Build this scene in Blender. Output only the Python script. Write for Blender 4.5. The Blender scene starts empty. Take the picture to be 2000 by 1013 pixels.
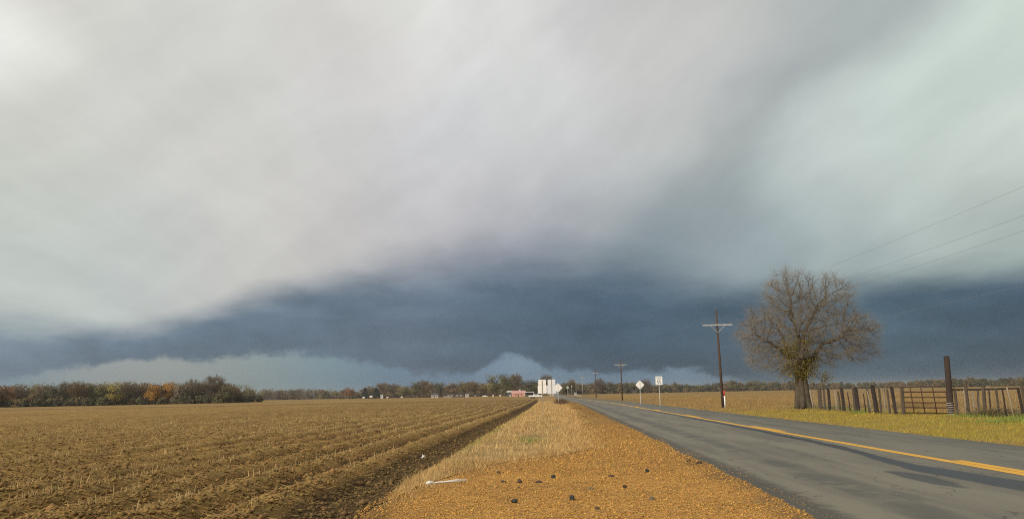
import bpy, bmesh, math, random
import numpy as np
from mathutils import Vector, Matrix

rnd = random.Random(7)
RNG = np.random.default_rng(11)
S = bpy.context.scene
COL = S.collection
rad = math.radians

# ------------------------------------------------------------------ camera
EYE = Vector((0, 0, 1.5))
FPX, CX, CY = 1500.0, 1000.0, 506.5          # focal length and centre of the 2000 px wide photograph


def cam_ray(px, py):
    return Vector(((px - CX) / FPX, -(py - CY) / FPX, -1.0))


_f = cam_ray(1090, 768).normalized()                     # the road runs this way: world +Y
_h = cam_ray(0, 788.9).normalized()                      # a second point of the horizon
_u = _f.cross(_h).normalized()
if _u.y < 0:
    _u = -_u
_r = _f.cross(_u).normalized()
W2 = Matrix((_r, _f, _u))                                # camera axes -> world axes

cam_data = bpy.data.cameras.new('camera')
cam = bpy.data.objects.new('camera', cam_data)
COL.objects.link(cam)
cam.matrix_world = Matrix.Translation(EYE) @ W2.to_4x4()
cam_data.sensor_fit = 'HORIZONTAL'
cam_data.sensor_width = 36
cam_data.lens = 36 * FPX / 2000
cam_data.clip_start = 0.1
cam_data.clip_end = 20000
S.camera = cam


def ray(px, py):
    return W2 @ cam_ray(px, py)


def gp(px, py, z=0.0):                                    # where a sight line meets the ground
    d = ray(px, py)
    t = (z - EYE.z) / d.z
    return EYE + d * t


def at_y(px, py, Y):                                      # a point on a sight line at a known distance
    d = ray(px, py)
    return EYE + d * (Y / d.y)


def azel(px, py):
    d = ray(px, py).normalized()
    return math.degrees(math.atan2(d.x, d.y)), math.degrees(math.asin(d.z))


# ------------------------------------------------------------------ node helper
def srgb(r, g, b):
    def f(c):
        c /= 255.0
        return c / 12.92 if c <= 0.04045 else ((c + 0.055) / 1.055) ** 2.4
    return (f(r), f(g), f(b), 1.0)


class NB:
    def __init__(self, nt):
        self.nt = nt

    def n(self, typ, ins=None, out=0, **props):
        nd = self.nt.nodes.new(typ)
        for k, v in props.items():
            setattr(nd, k, v)
        for k, v in (ins or {}).items():
            s = nd.inputs[k]
            if isinstance(v, bpy.types.NodeSocket):
                self.nt.links.new(v, s)
            else:
                s.default_value = v
        self.last = nd
        return nd.outputs[out] if len(nd.outputs) else None

    def m(self, op, a, b=None, c=None, clamp=False):
        ins = {0: a}
        if b is not None:
            ins[1] = b
        if c is not None:
            ins[2] = c
        return self.n('ShaderNodeMath', ins, operation=op, use_clamp=clamp)

    def vm(self, op, a, b=None, out=0):
        ins = {0: a}
        if b is not None:
            ins[1] = b
        return self.n('ShaderNodeVectorMath', ins, out=out, operation=op)

    def mix(self, f, a, b):
        nd = self.nt.nodes.new('ShaderNodeMix')
        nd.data_type = 'RGBA'
        for s, v in ((nd.inputs[0], f), (nd.inputs[6], a), (nd.inputs[7], b)):
            if isinstance(v, bpy.types.NodeSocket):
                self.nt.links.new(v, s)
            else:
                s.default_value = v
        return nd.outputs[2]

    def scale(self, col, f):
        nd = self.nt.nodes.new('ShaderNodeVectorMath')
        nd.operation = 'SCALE'
        for s, v in ((nd.inputs[0], col), (nd.inputs['Scale'], f)):
            if isinstance(v, bpy.types.NodeSocket):
                self.nt.links.new(v, s)
            else:
                s.default_value = v
        return nd.outputs[0]

    def ss(self, v, a, b, lo=0.0, hi=1.0):
        return self.n('ShaderNodeMapRange', {0: v, 1: a, 2: b, 3: lo, 4: hi}, interpolation_type='SMOOTHSTEP')

    def noise(self, vec, scale, detail=3, rough=0.55, dist=0.0):
        return self.n('ShaderNodeTexNoise', {'Vector': vec, 'Scale': scale, 'Detail': detail,
                                             'Roughness': rough, 'Distortion': dist})

    def ramp(self, f, stops, interp='LINEAR'):
        o = self.n('ShaderNodeValToRGB', {0: f})
        r = self.last.color_ramp
        r.interpolation = interp
        while len(r.elements) < len(stops):
            r.elements.new(0.5)
        for e, (p, c) in zip(r.elements, sorted(stops, key=lambda q: q[0])):
            e.position = p
            e.color = c
        return o

    def curve(self, v, pts):
        o = self.n('ShaderNodeFloatCurve', {'Factor': 1.0, 'Value': v})
        c = self.last.mapping.curves[0]
        pts = sorted(pts)
        while len(c.points) < len(pts):
            c.points.new(0.5, 0.5)
        for p, q in zip(c.points, pts):
            p.location = q
            p.handle_type = 'AUTO_CLAMPED'
        self.last.mapping.update()
        return o


# ------------------------------------------------------------------ world: storm sky by direction
SUN_EL, SUN_AZ = 29.0, 222.0          # behind the camera, to the left (clockwise from the road direction)
SUN_DIR = Vector((math.sin(rad(SUN_AZ)) * math.cos(rad(SUN_EL)),
                  math.cos(rad(SUN_AZ)) * math.cos(rad(SUN_EL)), math.sin(rad(SUN_EL))))


def build_world():
    w = bpy.data.worlds.new('World')
    S.world = w
    w.use_nodes = True
    nt = w.node_tree
    nt.nodes.clear()
    b = NB(nt)
    d0 = b.n('ShaderNodeTexCoord', out=0)
    # noise is looked up on a cloud deck: streaks get finer towards the horizon
    sep0 = b.n('ShaderNodeSeparateXYZ', {0: d0})
    s0 = b.last
    zx = b.m('ADD', s0.outputs[2], 0.16)
    deck = b.n('ShaderNodeCombineXYZ', {0: b.m('DIVIDE', s0.outputs[0], zx), 1: b.m('DIVIDE', s0.outputs[1], zx), 2: 0.0})
    nz_soft = b.noise(b.vm('MULTIPLY', deck, (1.0, 0.36, 1.0)), 4.2, 6, 0.55)
    nz_col = b.n('ShaderNodeTexNoise', {'Vector': d0, 'Scale': 5.0, 'Detail': 3.0, 'Roughness': 0.5}, out=1)
    off = b.vm('SUBTRACT', nz_col, (0.5, 0.5, 0.5))
    d1 = b.vm('NORMALIZE', b.vm('ADD', d0, b.scale(off, 0.12)))
    b.n('ShaderNodeSeparateXYZ', {0: d0})
    sx = b.last
    x, y, z = sx.outputs
    az = b.m('MULTIPLY', b.m('ARCTAN2', x, y), 180 / math.pi)
    el = b.m('MULTIPLY', b.m('ARCSINE', z), 180 / math.pi)
    A0, A1 = -60.0, 60.0
    u = b.n('ShaderNodeMapRange', {0: az, 1: A0, 2: A1, 3: 0.0, 4: 1.0})

    def U(px, py):
        return min(1, max(0, (azel(px, py)[0] - A0) / (A1 - A0)))

    # --- upper deck: colours sampled by direction
    pts = [
        (4, 70, (255, 255, 252), 2.8), (30, 72, (255, 255, 250), 1.8), (-30, 60, (255, 255, 252), 3), (90, 20, (224, 222, 212), 4), (90, 150, (214, 213, 203), 4),
        (250, 60, (213, 214, 208), 5), (170, 200, (204, 205, 205), 5), (60, 260, (210, 213, 200), 4),
        (400, 200, (210, 209, 205), 6), (60, 400, (203, 208, 200), 5), (250, 380, (208, 206, 200), 5),
        (130, 500, (194, 202, 198), 4), (60, 560, (188, 196, 192), 3.5), (270, 480, (184, 193, 193), 4),
        (520, 60, (219, 219, 214), 4), (480, 380, (206, 205, 199), 6), (420, 520, (197, 197, 194), 4),
        (640, 90, (213, 210, 207), 3.5), (700, 20, (229, 229, 223), 3.5), (760, 130, (212, 210, 208), 4),
        (620, 250, (212, 212, 211), 5), (860, 240, (204, 206, 210), 4), (850, 60, (229, 229, 226), 4),
        (640, 440, (200, 198, 196), 4), (800, 420, (194, 192, 194), 4), (930, 330, (208, 207, 207), 4),
        (960, 450, (165, 167, 176), 3.2), (1030, 60, (224, 225, 222), 4), (1060, 200, (212, 214, 212), 5),
        (1200, 60, (204, 203, 203), 4), (1120, 270, (202, 203, 205), 4), (1260, 180, (204, 204, 201), 4),
        (1140, 350, (188, 190, 192), 3.6), (1110, 420, (158, 164, 172), 3.0), (1400, 60, (199, 200, 195), 4),
        (1420, 170, (192, 193, 194), 3.4), (1330, 270, (186, 189, 187), 3.2), (1240, 350, (177, 183, 184), 3.0),
        (1620, 60, (178, 185, 184), 3.6), (1700, 15, (176, 184, 183), 3), (1730, 60, (172, 180, 179), 2.6), (1580, 170, (168, 175, 176), 3.2),
        (1470, 270, (167, 175, 174), 3.0), (1340, 360, (158, 167, 168), 2.8), (1250, 430, (152, 162, 167), 3.0),
        (1800, 100, (203, 217, 209), 4), (1950, 60, (207, 221, 212), 4), (1720, 220, (200, 211, 206), 3.6),
        (1600, 310, (197, 206, 203), 3.4), (1500, 390, (184, 195, 194), 3.2), (1850, 260, (204, 216, 208), 4),
        (1950, 330, (200, 206, 200), 4), (1720, 360, (194, 205, 201), 3.8), (1640, 440, (176, 188, 187), 3.0),
        (1400, 450, (152, 164, 168), 2.8), (1850, 410, (172, 185, 181), 3.0), (1960, 450, (152, 168, 164), 3.0),
        (1300, 490, (128, 142, 150), 2.8), (1310, 430, (150, 161, 165), 2.8), (1400, 425, (158, 169, 171), 2.8), (1350, 475, (134, 148, 155), 2.6), (1500, 500, (138, 154, 159), 2.6), (1720, 495, (148, 163, 164), 2.6),
    ]
    # two cloud sheets meet along one long straight streak that climbs to the right
    nA = ray(1240, 440).normalized().cross(ray(1845, 10).normalized()).normalized()
    if nA.dot(ray(1950, 300)) < 0:
        nA = -nA

    def side(px, py):
        return nA.dot(ray(px, py).normalized())
    # everywhere else: pale broken overcast, brightest round the veiled sun behind
    sd = b.vm('DOT_PRODUCT', d0, tuple(SUN_DIR), out=1)
    glow = b.m('POWER', b.m('MAXIMUM', sd, 0.0), 6.0)
    back = b.mix(glow, (0.56, 0.58, 0.58, 1), (0.95, 0.90, 0.82, 1))
    sheets = []
    for sgn in (-1, 1):
        acc_c, acc_w = b.scale(back, 0.012), None
        for px, py, c, sg in pts:
            if side(px, py) * sgn < 0:
                continue
            v = ray(px, py).normalized()
            k = 1.0 / rad(sg * 0.72) ** 2
            dt = b.vm('DOT_PRODUCT', d1, tuple(v), out=1)
            wgt = b.m('EXPONENT', b.m('MULTIPLY_ADD', dt, k, -k))
            acc_c = b.vm('ADD', acc_c, b.scale(srgb(*c)[:3], wgt))
            acc_w = b.m('ADD', wgt, 0.012 if acc_w is None else acc_w)
        sheets.append(b.scale(acc_c, b.m('DIVIDE', 1.0, acc_w)))
    nzA = b.noise(b.vm('MULTIPLY', d0, (1.0, 1.0, 1.0)), 6.0, 5, 0.55)
    dA = b.m('ADD', b.vm('DOT_PRODUCT', d0, tuple(nA), out=1), b.m('MULTIPLY', b.m('SUBTRACT', nzA, 0.5), 0.075))
    upper = b.mix(b.ss(dA, -0.035, 0.04), sheets[0], sheets[1])
    # striations: long along the streak, fine across it
    al = nA.cross(ray(1215, 440).normalized()).normalized()
    st = b.n('ShaderNodeCombineXYZ', {0: b.m('MULTIPLY', b.vm('DOT_PRODUCT', d1, tuple(nA), out=1), 13.0),
                                      1: b.m('MULTIPLY', b.vm('DOT_PRODUCT', d1, tuple(al), out=1), 3.2), 2: 0.0})
    n_st = b.noise(st, 1.0, 5, 0.55)
    upper = b.scale(upper, b.n('ShaderNodeMapRange', {0: n_st, 1: 0.3, 2: 0.7, 3: 0.925, 4: 1.06}))
    upper = b.scale(upper, b.n('ShaderNodeMapRange', {0: nz_soft, 1: 0.3, 2: 0.7, 3: 0.945, 4: 1.05}))

    # --- dark storm bank
    mid = b.ramp(u, [(U(x_, y_), srgb(*c)) for x_, y_, c in [
        (-300, 690, (128, 141, 150)), (0, 660, (112, 127, 141)), (250, 660, (106, 122, 137)), (500, 630, (97, 113, 128)),
        (800, 620, (98, 113, 129)), (1000, 630, (84, 102, 119)), (1200, 640, (70, 89, 107)), (1400, 640, (71, 90, 106)),
        (1600, 640, (73, 93, 108)), (1800, 640, (67, 87, 102)), (2000, 640, (64, 83, 99)), (2300, 640, (78, 95, 110))]])
    n_big = b.n('ShaderNodeTexNoise', {'Vector': b.vm('MULTIPLY', d0, (1.0, 1.0, 3.4)), 'Scale': 6.0, 'Detail': 5.0, 'Roughness': 0.55})
    n_fine = b.n('ShaderNodeTexNoise', {'Vector': b.vm('MULTIPLY', d0, (1.0, 1.0, 1.4)), 'Scale': 30.0, 'Detail': 6.0, 'Roughness': 0.6})
    EM = 40.0
    B1 = b.m('MULTIPLY', b.curve(u, [(U(x_, y_), azel(x_, y_)[1] / EM) for x_, y_ in [
        (-300, 640), (0, 632), (150, 640), (260, 640), (400, 612), (520, 574), (650, 545), (800, 518), (950, 503), (1080, 500), (1170, 512),
        (1270, 535), (1400, 560), (1550, 566), (1700, 556), (1850, 538), (2000, 520), (2300, 500)]]), EM)
    HW = b.m('MULTIPLY', b.curve(u, [(U(x_, 560), v_ / 10) for x_, v_ in [
        (-300, 1.9), (0, 1.8), (260, 1.1), (420, 1.2), (700, 2.1), (1000, 3.0), (1250, 2.6), (1500, 1.8), (1800, 1.4), (2200, 1.4)]]), 10)
    eln = b.m('ADD', el, b.m('ADD', b.m('MULTIPLY', b.m('SUBTRACT', n_big, 0.5), 2.4), b.m('MULTIPLY', b.m('SUBTRACT', n_fine, 0.5), 0.12)))
    t1 = b.m('DIVIDE', b.m('SUBTRACT', eln, B1), HW)
    m1 = b.ss(t1, -1.0, 1.0)
    # the bank is a little paler near its top, darker along its belly
    topw = b.ss(b.m('SUBTRACT', B1, eln), 0.0, 5.5, 1.22, 1.0)
    midv = b.scale(mid, b.m('MULTIPLY', topw, b.n('ShaderNodeMapRange', {0: n_big, 1: 0.3, 2: 0.7, 3: 0.81, 4: 1.17})))
    midv = b.scale(midv, b.n('ShaderNodeMapRange', {0: n_fine, 1: 0.3, 2: 0.7, 3: 0.94, 4: 1.06}))
    # --- paler gap under the ragged base
    low = b.ramp(u, [(U(x_, y_), srgb(*c)) for x_, y_, c in [
        (-300, 740, (118, 136, 148)), (30, 740, (124, 141, 150)), (150, 730, (140, 148, 149)), (300, 730, (143, 149, 147)),
        (480, 730, (133, 144, 145)), (620, 735, (119, 138, 146)), (760, 740, (104, 125, 142)), (900, 740, (103, 124, 144)),
        (1010, 720, (116, 135, 152)), (1100, 740, (104, 126, 144)), (1220, 745, (97, 119, 138)), (1330, 735, (106, 127, 144)),
        (1450, 745, (92, 113, 131)), (1600, 740, (80, 101, 118)), (2000, 740, (70, 90, 107))]])
    low = b.scale(low, b.ss(el, 0.0, 3.0, 0.94, 1.13))
    B2 = b.m('MULTIPLY', b.curve(u, [(U(x_, y_), max(0.0, azel(x_, y_)[1]) / EM) for x_, y_ in [
        (-300, 760), (-60, 745), (40, 728), (100, 714), (200, 706), (300, 698), (400, 694), (500, 686), (560, 690), (630, 688), (690, 702),
        (760, 716), (840, 728), (900, 722), (955, 706), (1003, 684), (1035, 692), (1065, 709), (1150, 722), (1215, 728),
        (1280, 722), (1330, 711), (1370, 716), (1410, 728), (1450, 740), (1520, 762), (1700, 762), (2300, 762)]]), EM)
    n_rag = b.n('ShaderNodeTexNoise', {'Vector': b.vm('MULTIPLY', d0, (1.0, 1.0, 1.3)), 'Scale': 12.5, 'Detail': 7.0, 'Roughness': 0.6, 'Distortion': 0.3})
    n_rg2 = b.n('ShaderNodeTexNoise', {'Vector': b.vm('MULTIPLY', d0, (1.0, 1.0, 1.6)), 'Scale': 34.0, 'Detail': 6.0, 'Roughness': 0.6, 'Distortion': 0.4})
    el2 = b.m('ADD', b.m('ADD', el, b.m('MULTIPLY', b.m('SUBTRACT', n_rag, 0.5), 1.7)), b.m('MULTIPLY', b.m('SUBTRACT', n_rg2, 0.5), 1.5))
    t2 = b.m('SUBTRACT', B2, el2)
    m2 = b.ss(t2, -0.22, 0.42)
    below = b.mix(m2, midv, low)
    # a darker lip just above the ragged base
    lip = b.m('MULTIPLY', b.ss(t2, -2.2, -0.3), b.ss(t2, 0.3, -0.1))
    below = b.scale(below, b.m('MULTIPLY_ADD', lip, -0.09, 1.0))
    cloud = b.mix(m1, below, upper)
    # behind the viewer the bank gives way to the bright overcast
    front = b.ss(y, -0.25, 0.25)
    cloud = b.mix(front, back, cloud)
    bg1 = b.n('ShaderNodeBackground', {0: cloud, 1: 1.0})
    sky = b.n('ShaderNodeTexSky', sky_type='NISHITA', sun_disc=False, sun_elevation=rad(SUN_EL), sun_rotation=rad(SUN_AZ))
    bg2 = b.n('ShaderNodeBackground', {0: sky, 1: 0.08})
    mx = b.n('ShaderNodeMixShader', {0: 0.03, 1: bg1, 2: bg2})
    b.n('ShaderNodeOutputWorld', {0: mx})
    w.cycles.sampling_method = 'MANUAL'
    w.cycles.sample_map_resolution = 512


build_world()
sl = bpy.data.lights.new('sun', 'SUN')
sl.energy = 3.0
sl.angle = rad(3.0)
sl.color = (1.0, 0.89, 0.72)
sun = bpy.data.objects.new('sun', sl)
COL.objects.link(sun)
sun.rotation_euler = (-SUN_DIR).to_track_quat('-Z', 'Y').to_euler()
S.view_settings.view_transform = 'Standard'
S.view_settings.look = 'None'
S.view_settings.gamma = 1
S.view_settings.exposure = 0
S.cycles.max_bounces = 5
S.cycles.diffuse_bounces = 2
S.cycles.glossy_bounces = 2
S.cycles.transparent_max_bounces = 6
S.render.engine = 'CYCLES'
S.cycles.use_denoising = False
S.cycles.sample_clamp_direct = 3.0
S.cycles.sample_clamp_indirect = 1.5
S.cycles.pixel_filter_type = 'BLACKMAN_HARRIS'
S.cycles.filter_width = 1.1


# ------------------------------------------------------------------ materials
MATS = {}


def mat(name, base, var=0.18, scale=3.0, rough=0.85, bump=0.0, bscale=20.0, island=0.0, metal=0.0, col2=None, space='Object', spec=0.3, bdist=0.02):
    """procedural paint: base colour mottled by noise (and per loose piece), with optional bump"""
    if name in MATS:
        return MATS[name]
    m = bpy.data.materials.new(name)
    m.use_nodes = True
    nt = m.node_tree
    nt.nodes.clear()
    b = NB(nt)
    tc = b.n('ShaderNodeTexCoord', out=3)
    nz = b.noise(tc, scale, 4, 0.6)
    c = base if len(base) == 4 else (*base, 1)
    if col2:
        col = b.mix(b.ss(nz, 0.35, 0.65), c, (*col2, 1))
    else:
        col = b.scale(c[:3], b.n('ShaderNodeMapRange', {0: nz, 1: 0.25, 2: 0.75, 3: 1 - var, 4: 1 + var}))
    if island:
        geo = b.n('ShaderNodeNewGeometry', out=8)
        isl = b.last.outputs['Random Per Island']
        hs = b.n('ShaderNodeHueSaturation', {'Hue': b.n('ShaderNodeMapRange', {0: isl, 1: 0.0, 2: 1.0, 3: 0.5 - 0.02 * island, 4: 0.5 + 0.02 * island}),
                                             'Value': b.n('ShaderNodeMapRange', {0: b.m('FRACT', b.m('MULTIPLY', isl, 17.31)), 1: 0.0, 2: 1.0, 3: 1 - 0.5 * island, 4: 1 + 0.5 * island}),
                                             'Color': col})
        col = hs
    p = {'Base Color': col, 'Roughness': rough, 'Metallic': metal, 'Specular IOR Level': spec}
    if bump:
        bn = b.noise(tc, bscale, 4, 0.65)
        p['Normal'] = b.n('ShaderNodeBump', {'Strength': bump, 'Distance': bdist, 'Height': bn})
    sh = b.n('ShaderNodeBsdfPrincipled', p)
    b.n('ShaderNodeOutputMaterial', {0: sh})
    MATS[name] = m
    return m


# ------------------------------------------------------------------ object helpers
def setp(o, label=None, cat=None, group=None, kind=None):
    if label:
        o['label'] = label
    if cat:
        o['category'] = cat
    if group:
        o['group'] = group
    if kind:
        o['kind'] = kind
    return o


def empty(name, loc, label, cat, group=None, rz=0.0):
    o = bpy.data.objects.new(name, None)
    o.empty_display_size = 0.3
    COL.objects.link(o)
    o.location = loc
    o.rotation_euler = (0, 0, rz)
    return setp(o, label, cat, group)


def link_mesh(name, me, material=None, parent=None, smooth=False):
    if material is not None and not me.materials:
        me.materials.append(material)
    if smooth:
        me.shade_smooth()
    o = bpy.data.objects.new(name, me)
    COL.objects.link(o)
    if parent is not None:
        o.parent = parent
    return o


def np_mesh(name, verts, faces):
    """verts (n,3), faces (m,k) with constant k"""
    verts = np.asarray(verts, dtype=np.float32)
    faces = np.asarray(faces, dtype=np.int32)
    me = bpy.data.meshes.new(name)
    k = faces.shape[1]
    me.vertices.add(len(verts))
    me.vertices.foreach_set('co', verts.ravel())
    me.loops.add(faces.size)
    me.loops.foreach_set('vertex_index', faces.ravel())
    me.polygons.add(len(faces))
    me.polygons.foreach_set('loop_start', np.arange(0, faces.size, k, dtype=np.int32))
    me.polygons.foreach_set('loop_total', np.full(len(faces), k, dtype=np.int32))
    me.update(calc_edges=True)
    me.validate()
    return me


class MB:
    def __init__(self):
        self.v, self.f = [], []

    def poly(self, pts):
        i = len(self.v)
        self.v += [tuple(p) for p in pts]
        self.f.append(tuple(range(i, i + len(pts))))

    def box(self, c, s, rz=0.0, taper=1.0):
        i = len(self.v)
        cz, sz = math.cos(rz), math.sin(rz)
        for k in (-1, 1):
            t = taper if k > 0 else 1.0
            for a, b_ in ((-1, -1), (1, -1), (1, 1), (-1, 1)):
                x, y = a * s[0] / 2 * t, b_ * s[1] / 2 * t
                self.v.append((c[0] + x * cz - y * sz, c[1] + x * sz + y * cz, c[2] + k * s[2] / 2))
        for q in ((3, 2, 1, 0), (4, 5, 6, 7), (0, 1, 5, 4), (1, 2, 6, 5), (2, 3, 7, 6), (3, 0, 4, 7)):
            self.f.append(tuple(i + j for j in q))
        return self

    def tube(self, pts, radii, n=8, cap=True, jitter=0.0):
        pts = [Vector(p) for p in pts]
        if not hasattr(radii, '__len__'):
            radii = [radii] * len(pts)
        rings = []
        for j, p in enumerate(pts):
            d = (pts[min(j + 1, len(pts) - 1)] - pts[max(j - 1, 0)])
            d = d.normalized() if d.length > 1e-9 else Vector((0, 0, 1))
            ref = Vector((0, 0, 1)) if abs(d.z) < 0.9 else Vector((0, 1, 0))
            a = d.cross(ref).normalized()
            c = d.cross(a).normalized()
            i0 = len(self.v)
            for k in range(n):
                t = 2 * math.pi * k / n
                r = radii[j] * (1 + (rnd.uniform(-jitter, jitter) if jitter else 0))
                q = p + a * math.cos(t) * r + c * math.sin(t) * r
                self.v.append(tuple(q))
            rings.append(i0)
        for r0, r1 in zip(rings, rings[1:]):
            for k in range(n):
                self.f.append((r0 + k, r0 + (k + 1) % n, r1 + (k + 1) % n, r1 + k))
        if cap:
            self.f.append(tuple(rings[0] + k for k in reversed(range(n))))
            self.f.append(tuple(rings[-1] + k for k in range(n)))
        return self

    def build(self, name, material, parent=None, smooth=False):
        me = bpy.data.meshes.new(name)
        me.from_pydata(self.v, [], self.f)
        me.update()
        bm = bmesh.new()
        bm.from_mesh(me)
        bmesh.ops.recalc_face_normals(bm, faces=bm.faces)
        bm.to_mesh(me)
        bm.free()
        return link_mesh(name, me, material, parent, smooth)


def prism(outline, y0, y1):
    """outline in (x,z) swept along y"""
    mb = MB()
    n = len(outline)
    mb.v = [(x, y0, z) for x, z in outline] + [(x, y1, z) for x, z in outline]
    mb.f = [tuple(range(n)), tuple(range(2 * n - 1, n - 1, -1))] + [(i, (i + 1) % n, n + (i + 1) % n, n + i) for i in range(n)]
    return mb


def vnoise(x, y, seed=0):
    """smooth value noise on arrays"""
    xi, yi = np.floor(x).astype(np.int64), np.floor(y).astype(np.int64)
    xf, yf = x - xi, y - yi

    def h(a, b_):
        q = (a * 374761393 + b_ * 668265263 + seed * 2147483647) & 0xFFFFFFFF
        q = ((q ^ (q >> 13)) * 1274126177) & 0xFFFFFFFF
        return ((q ^ (q >> 16)) & 0xFFFF) / 65535.0
    sx, sy = xf * xf * (3 - 2 * xf), yf * yf * (3 - 2 * yf)
    a = h(xi, yi) * (1 - sx) + h(xi + 1, yi) * sx
    c = h(xi, yi + 1) * (1 - sx) + h(xi + 1, yi + 1) * sx
    return a * (1 - sy) + c * sy


def fbm(x, y, seed=0, o=4):
    s, a, t = 0, 1.0, 0
    for i in range(o):
        s = s + a * (vnoise(x * 2 ** i, y * 2 ** i, seed + i) - 0.5)
        t += a
        a *= 0.55
    return s / t * 2


def sstep(x, a, b):
    t = np.clip((x - a) / (b - a), 0, 1)
    return t * t * (3 - 2 * t)


# ------------------------------------------------------------------ layout functions
ZB = -0.12                                    # level of the wide ground sheet


def road_shift(Y):
    Y = np.asarray(Y, dtype=float)
    return -4.6 * sstep(Y, 90, 290) - 3.0 * sstep(Y, 290, 900)


RL, RC, RR = 3.09, 7.72, 11.2                 # road: left edge, centre line, right edge


def road_left(Y):
    return RL + road_shift(Y) + 0.10 * fbm(np.asarray(Y, dtype=float) * 0.35, np.zeros_like(Y, dtype=float), 5)


def grass_right(Y):                           # where the dry verge ends and the gravel starts
    Y = np.asarray(Y, dtype=float)
    g = np.interp(Y, [11.2, 12, 15, 18.2, 19.5, 21, 24, 31, 69, 110, 150, 300], [-2.95, -2.7, -1.95, -1.12, 0.1, 0.75, 0.95, 1.2, 1.35, 1.25, 0.2, -3.4])
    return g + 0.22 * fbm(Y * 0.5, np.zeros_like(Y), 9)


def field_right(Y):                           # foot of the last furrow
    Y = np.asarray(Y, dtype=float)
    return np.interp(Y, [5, 10, 14, 30, 80, 150, 300], [-2.55, -2.75, -2.95, -3.05, -3.2, -4.0, -7.5]) + 0.08 * fbm(Y * 0.8, np.zeros_like(Y), 15)


ROW = 1.16


def field_z(X, Y):
    e = X - field_right(Y)                    # negative inside the field
    fade = 1 - sstep(Y, 150, 218)
    ph = (-e - 0.42) / ROW * 2 * np.pi
    ridge = 0.225 * (0.5 - 0.5 * np.cos(ph)) ** 1.3 * (0.8 + 0.5 * fbm(X * 0.25, Y * 0.12, 2))
    wob = 0.035 * fbm(X * 0.5, Y * 0.35, 21)
    clod = (0.05 * fbm(X * 2.4, Y * 1.7, 31) + 0.04 * fbm(X * 6, Y * 5, 41, 3)) * (1 - sstep(Y, 40, 120))
    z = 0.03 + ridge + wob + clod
    z = z * sstep(-e, 0.0, 0.75) + (-0.10) * (1 - sstep(-e, 0.0, 0.75))
    left_fade = 1 - sstep(-X, 110, 150)
    return ZB + 0.004 + (z - ZB) * fade * left_fade


def verge_z(X, Y):
    e = X - field_right(Y)
    inner = 1 - sstep(X - grass_right(Y), -0.9, -0.05)
    return -0.11 + 0.123 * sstep(e, 0.0, 0.7) + (0.05 * fbm(X * 0.8, Y * 0.5, 51) + 0.03) * sstep(e, 0.3, 1.0) * inner


def right_z(X, Y):
    e = X - (RR + road_shift(Y))
    return 0.012 + 0.10 * fbm(X * 0.4, Y * 0.3, 61) * sstep(e, 0.3, 2.5) + 0.06 * sstep(e, 0.5, 4) - 0.19 * sstep(e, 8.5, 13.5)


# ------------------------------------------------------------------ ground materials
def ground_mat(name, fn, rough=0.95, spec=0.15):
    m = bpy.data.materials.new(name)
    m.use_nodes = True
    nt = m.node_tree
    nt.nodes.clear()
    b = NB(nt)
    pos = b.n('ShaderNodeTexCoord', out=3)
    b.n('ShaderNodeSeparateXYZ', {0: pos})
    sp = b.last.outputs
    p = {'Roughness': rough, 'Specular IOR Level': spec}
    p.update(fn(b, pos, sp))
    sh = b.n('ShaderNodeBsdfPrincipled', p)
    b.n('ShaderNodeOutputMaterial', {0: sh})
    return m


STRAW_FAR = (0.27, 0.165, 0.055, 1)


def far_cols(b, pos):
    st = b.noise(b.vm('MULTIPLY', pos, (0.012, 0.05, 1)), 1.0, 5, 0.6)
    fine = b.noise(b.vm('MULTIPLY', pos, (0.35, 0.22, 1)), 1.0, 4, 0.7)
    c = b.mix(b.ss(st, 0.38, 0.62), (0.205, 0.125, 0.037, 1), (0.30, 0.190, 0.060, 1))
    return b.scale(c, b.n('ShaderNodeMapRange', {0: fine, 1: 0.3, 2: 0.7, 3: 0.78, 4: 1.2}))


def soil_fn(b, pos, sp):
    n1 = b.noise(pos, 0.7, 4, 0.6)
    n2 = b.noise(pos, 9.0, 4, 0.7)
    n3 = b.noise(b.vm('MULTIPLY', pos, (1, 0.35, 1)), 26.0, 3, 0.6)
    c = b.mix(b.ss(n1, 0.35, 0.65), (0.210, 0.117, 0.033, 1), (0.315, 0.182, 0.054, 1))
    c = b.mix(b.ss(n2, 0.48, 0.64, 0, 0.6), c, (0.105, 0.060, 0.020, 1))
    c = b.mix(b.ss(n3, 0.57, 0.66, 0, 0.6), c, (0.33, 0.225, 0.085, 1))
    c = b.mix(b.ss(b.m('ADD', sp[2], b.m('MULTIPLY', n1, 0.05)), 0.165, 0.07, 0, 0.93), c, (0.072, 0.040, 0.014, 1))   # furrow shade painted in: darker the lower the soil lies
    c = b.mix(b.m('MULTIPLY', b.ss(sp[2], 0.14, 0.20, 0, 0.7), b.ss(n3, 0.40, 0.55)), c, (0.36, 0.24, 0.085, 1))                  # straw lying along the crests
    bank_shade = b.ss(b.m('ADD', sp[0], b.m('MULTIPLY', n1, 0.5)), -3.40, -3.0, 0, 0.6)
    c = b.mix(b.m('MULTIPLY', bank_shade, b.ss(sp[1], 120.0, 60.0)), c, (0.100, 0.064, 0.025, 1))                            # shade on the last furrow's bank, put into the colour
    far = b.ss(b.vm('LENGTH', pos, out=1), 120.0, 300.0, 0, 0.65)
    c = b.mix(far, c, far_cols(b, pos))
    bn = b.n('ShaderNodeBump', {'Strength': 1.0, 'Distance': 0.07, 'Height': n2})
    return {'Base Color': c, 'Normal': bn}


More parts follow.
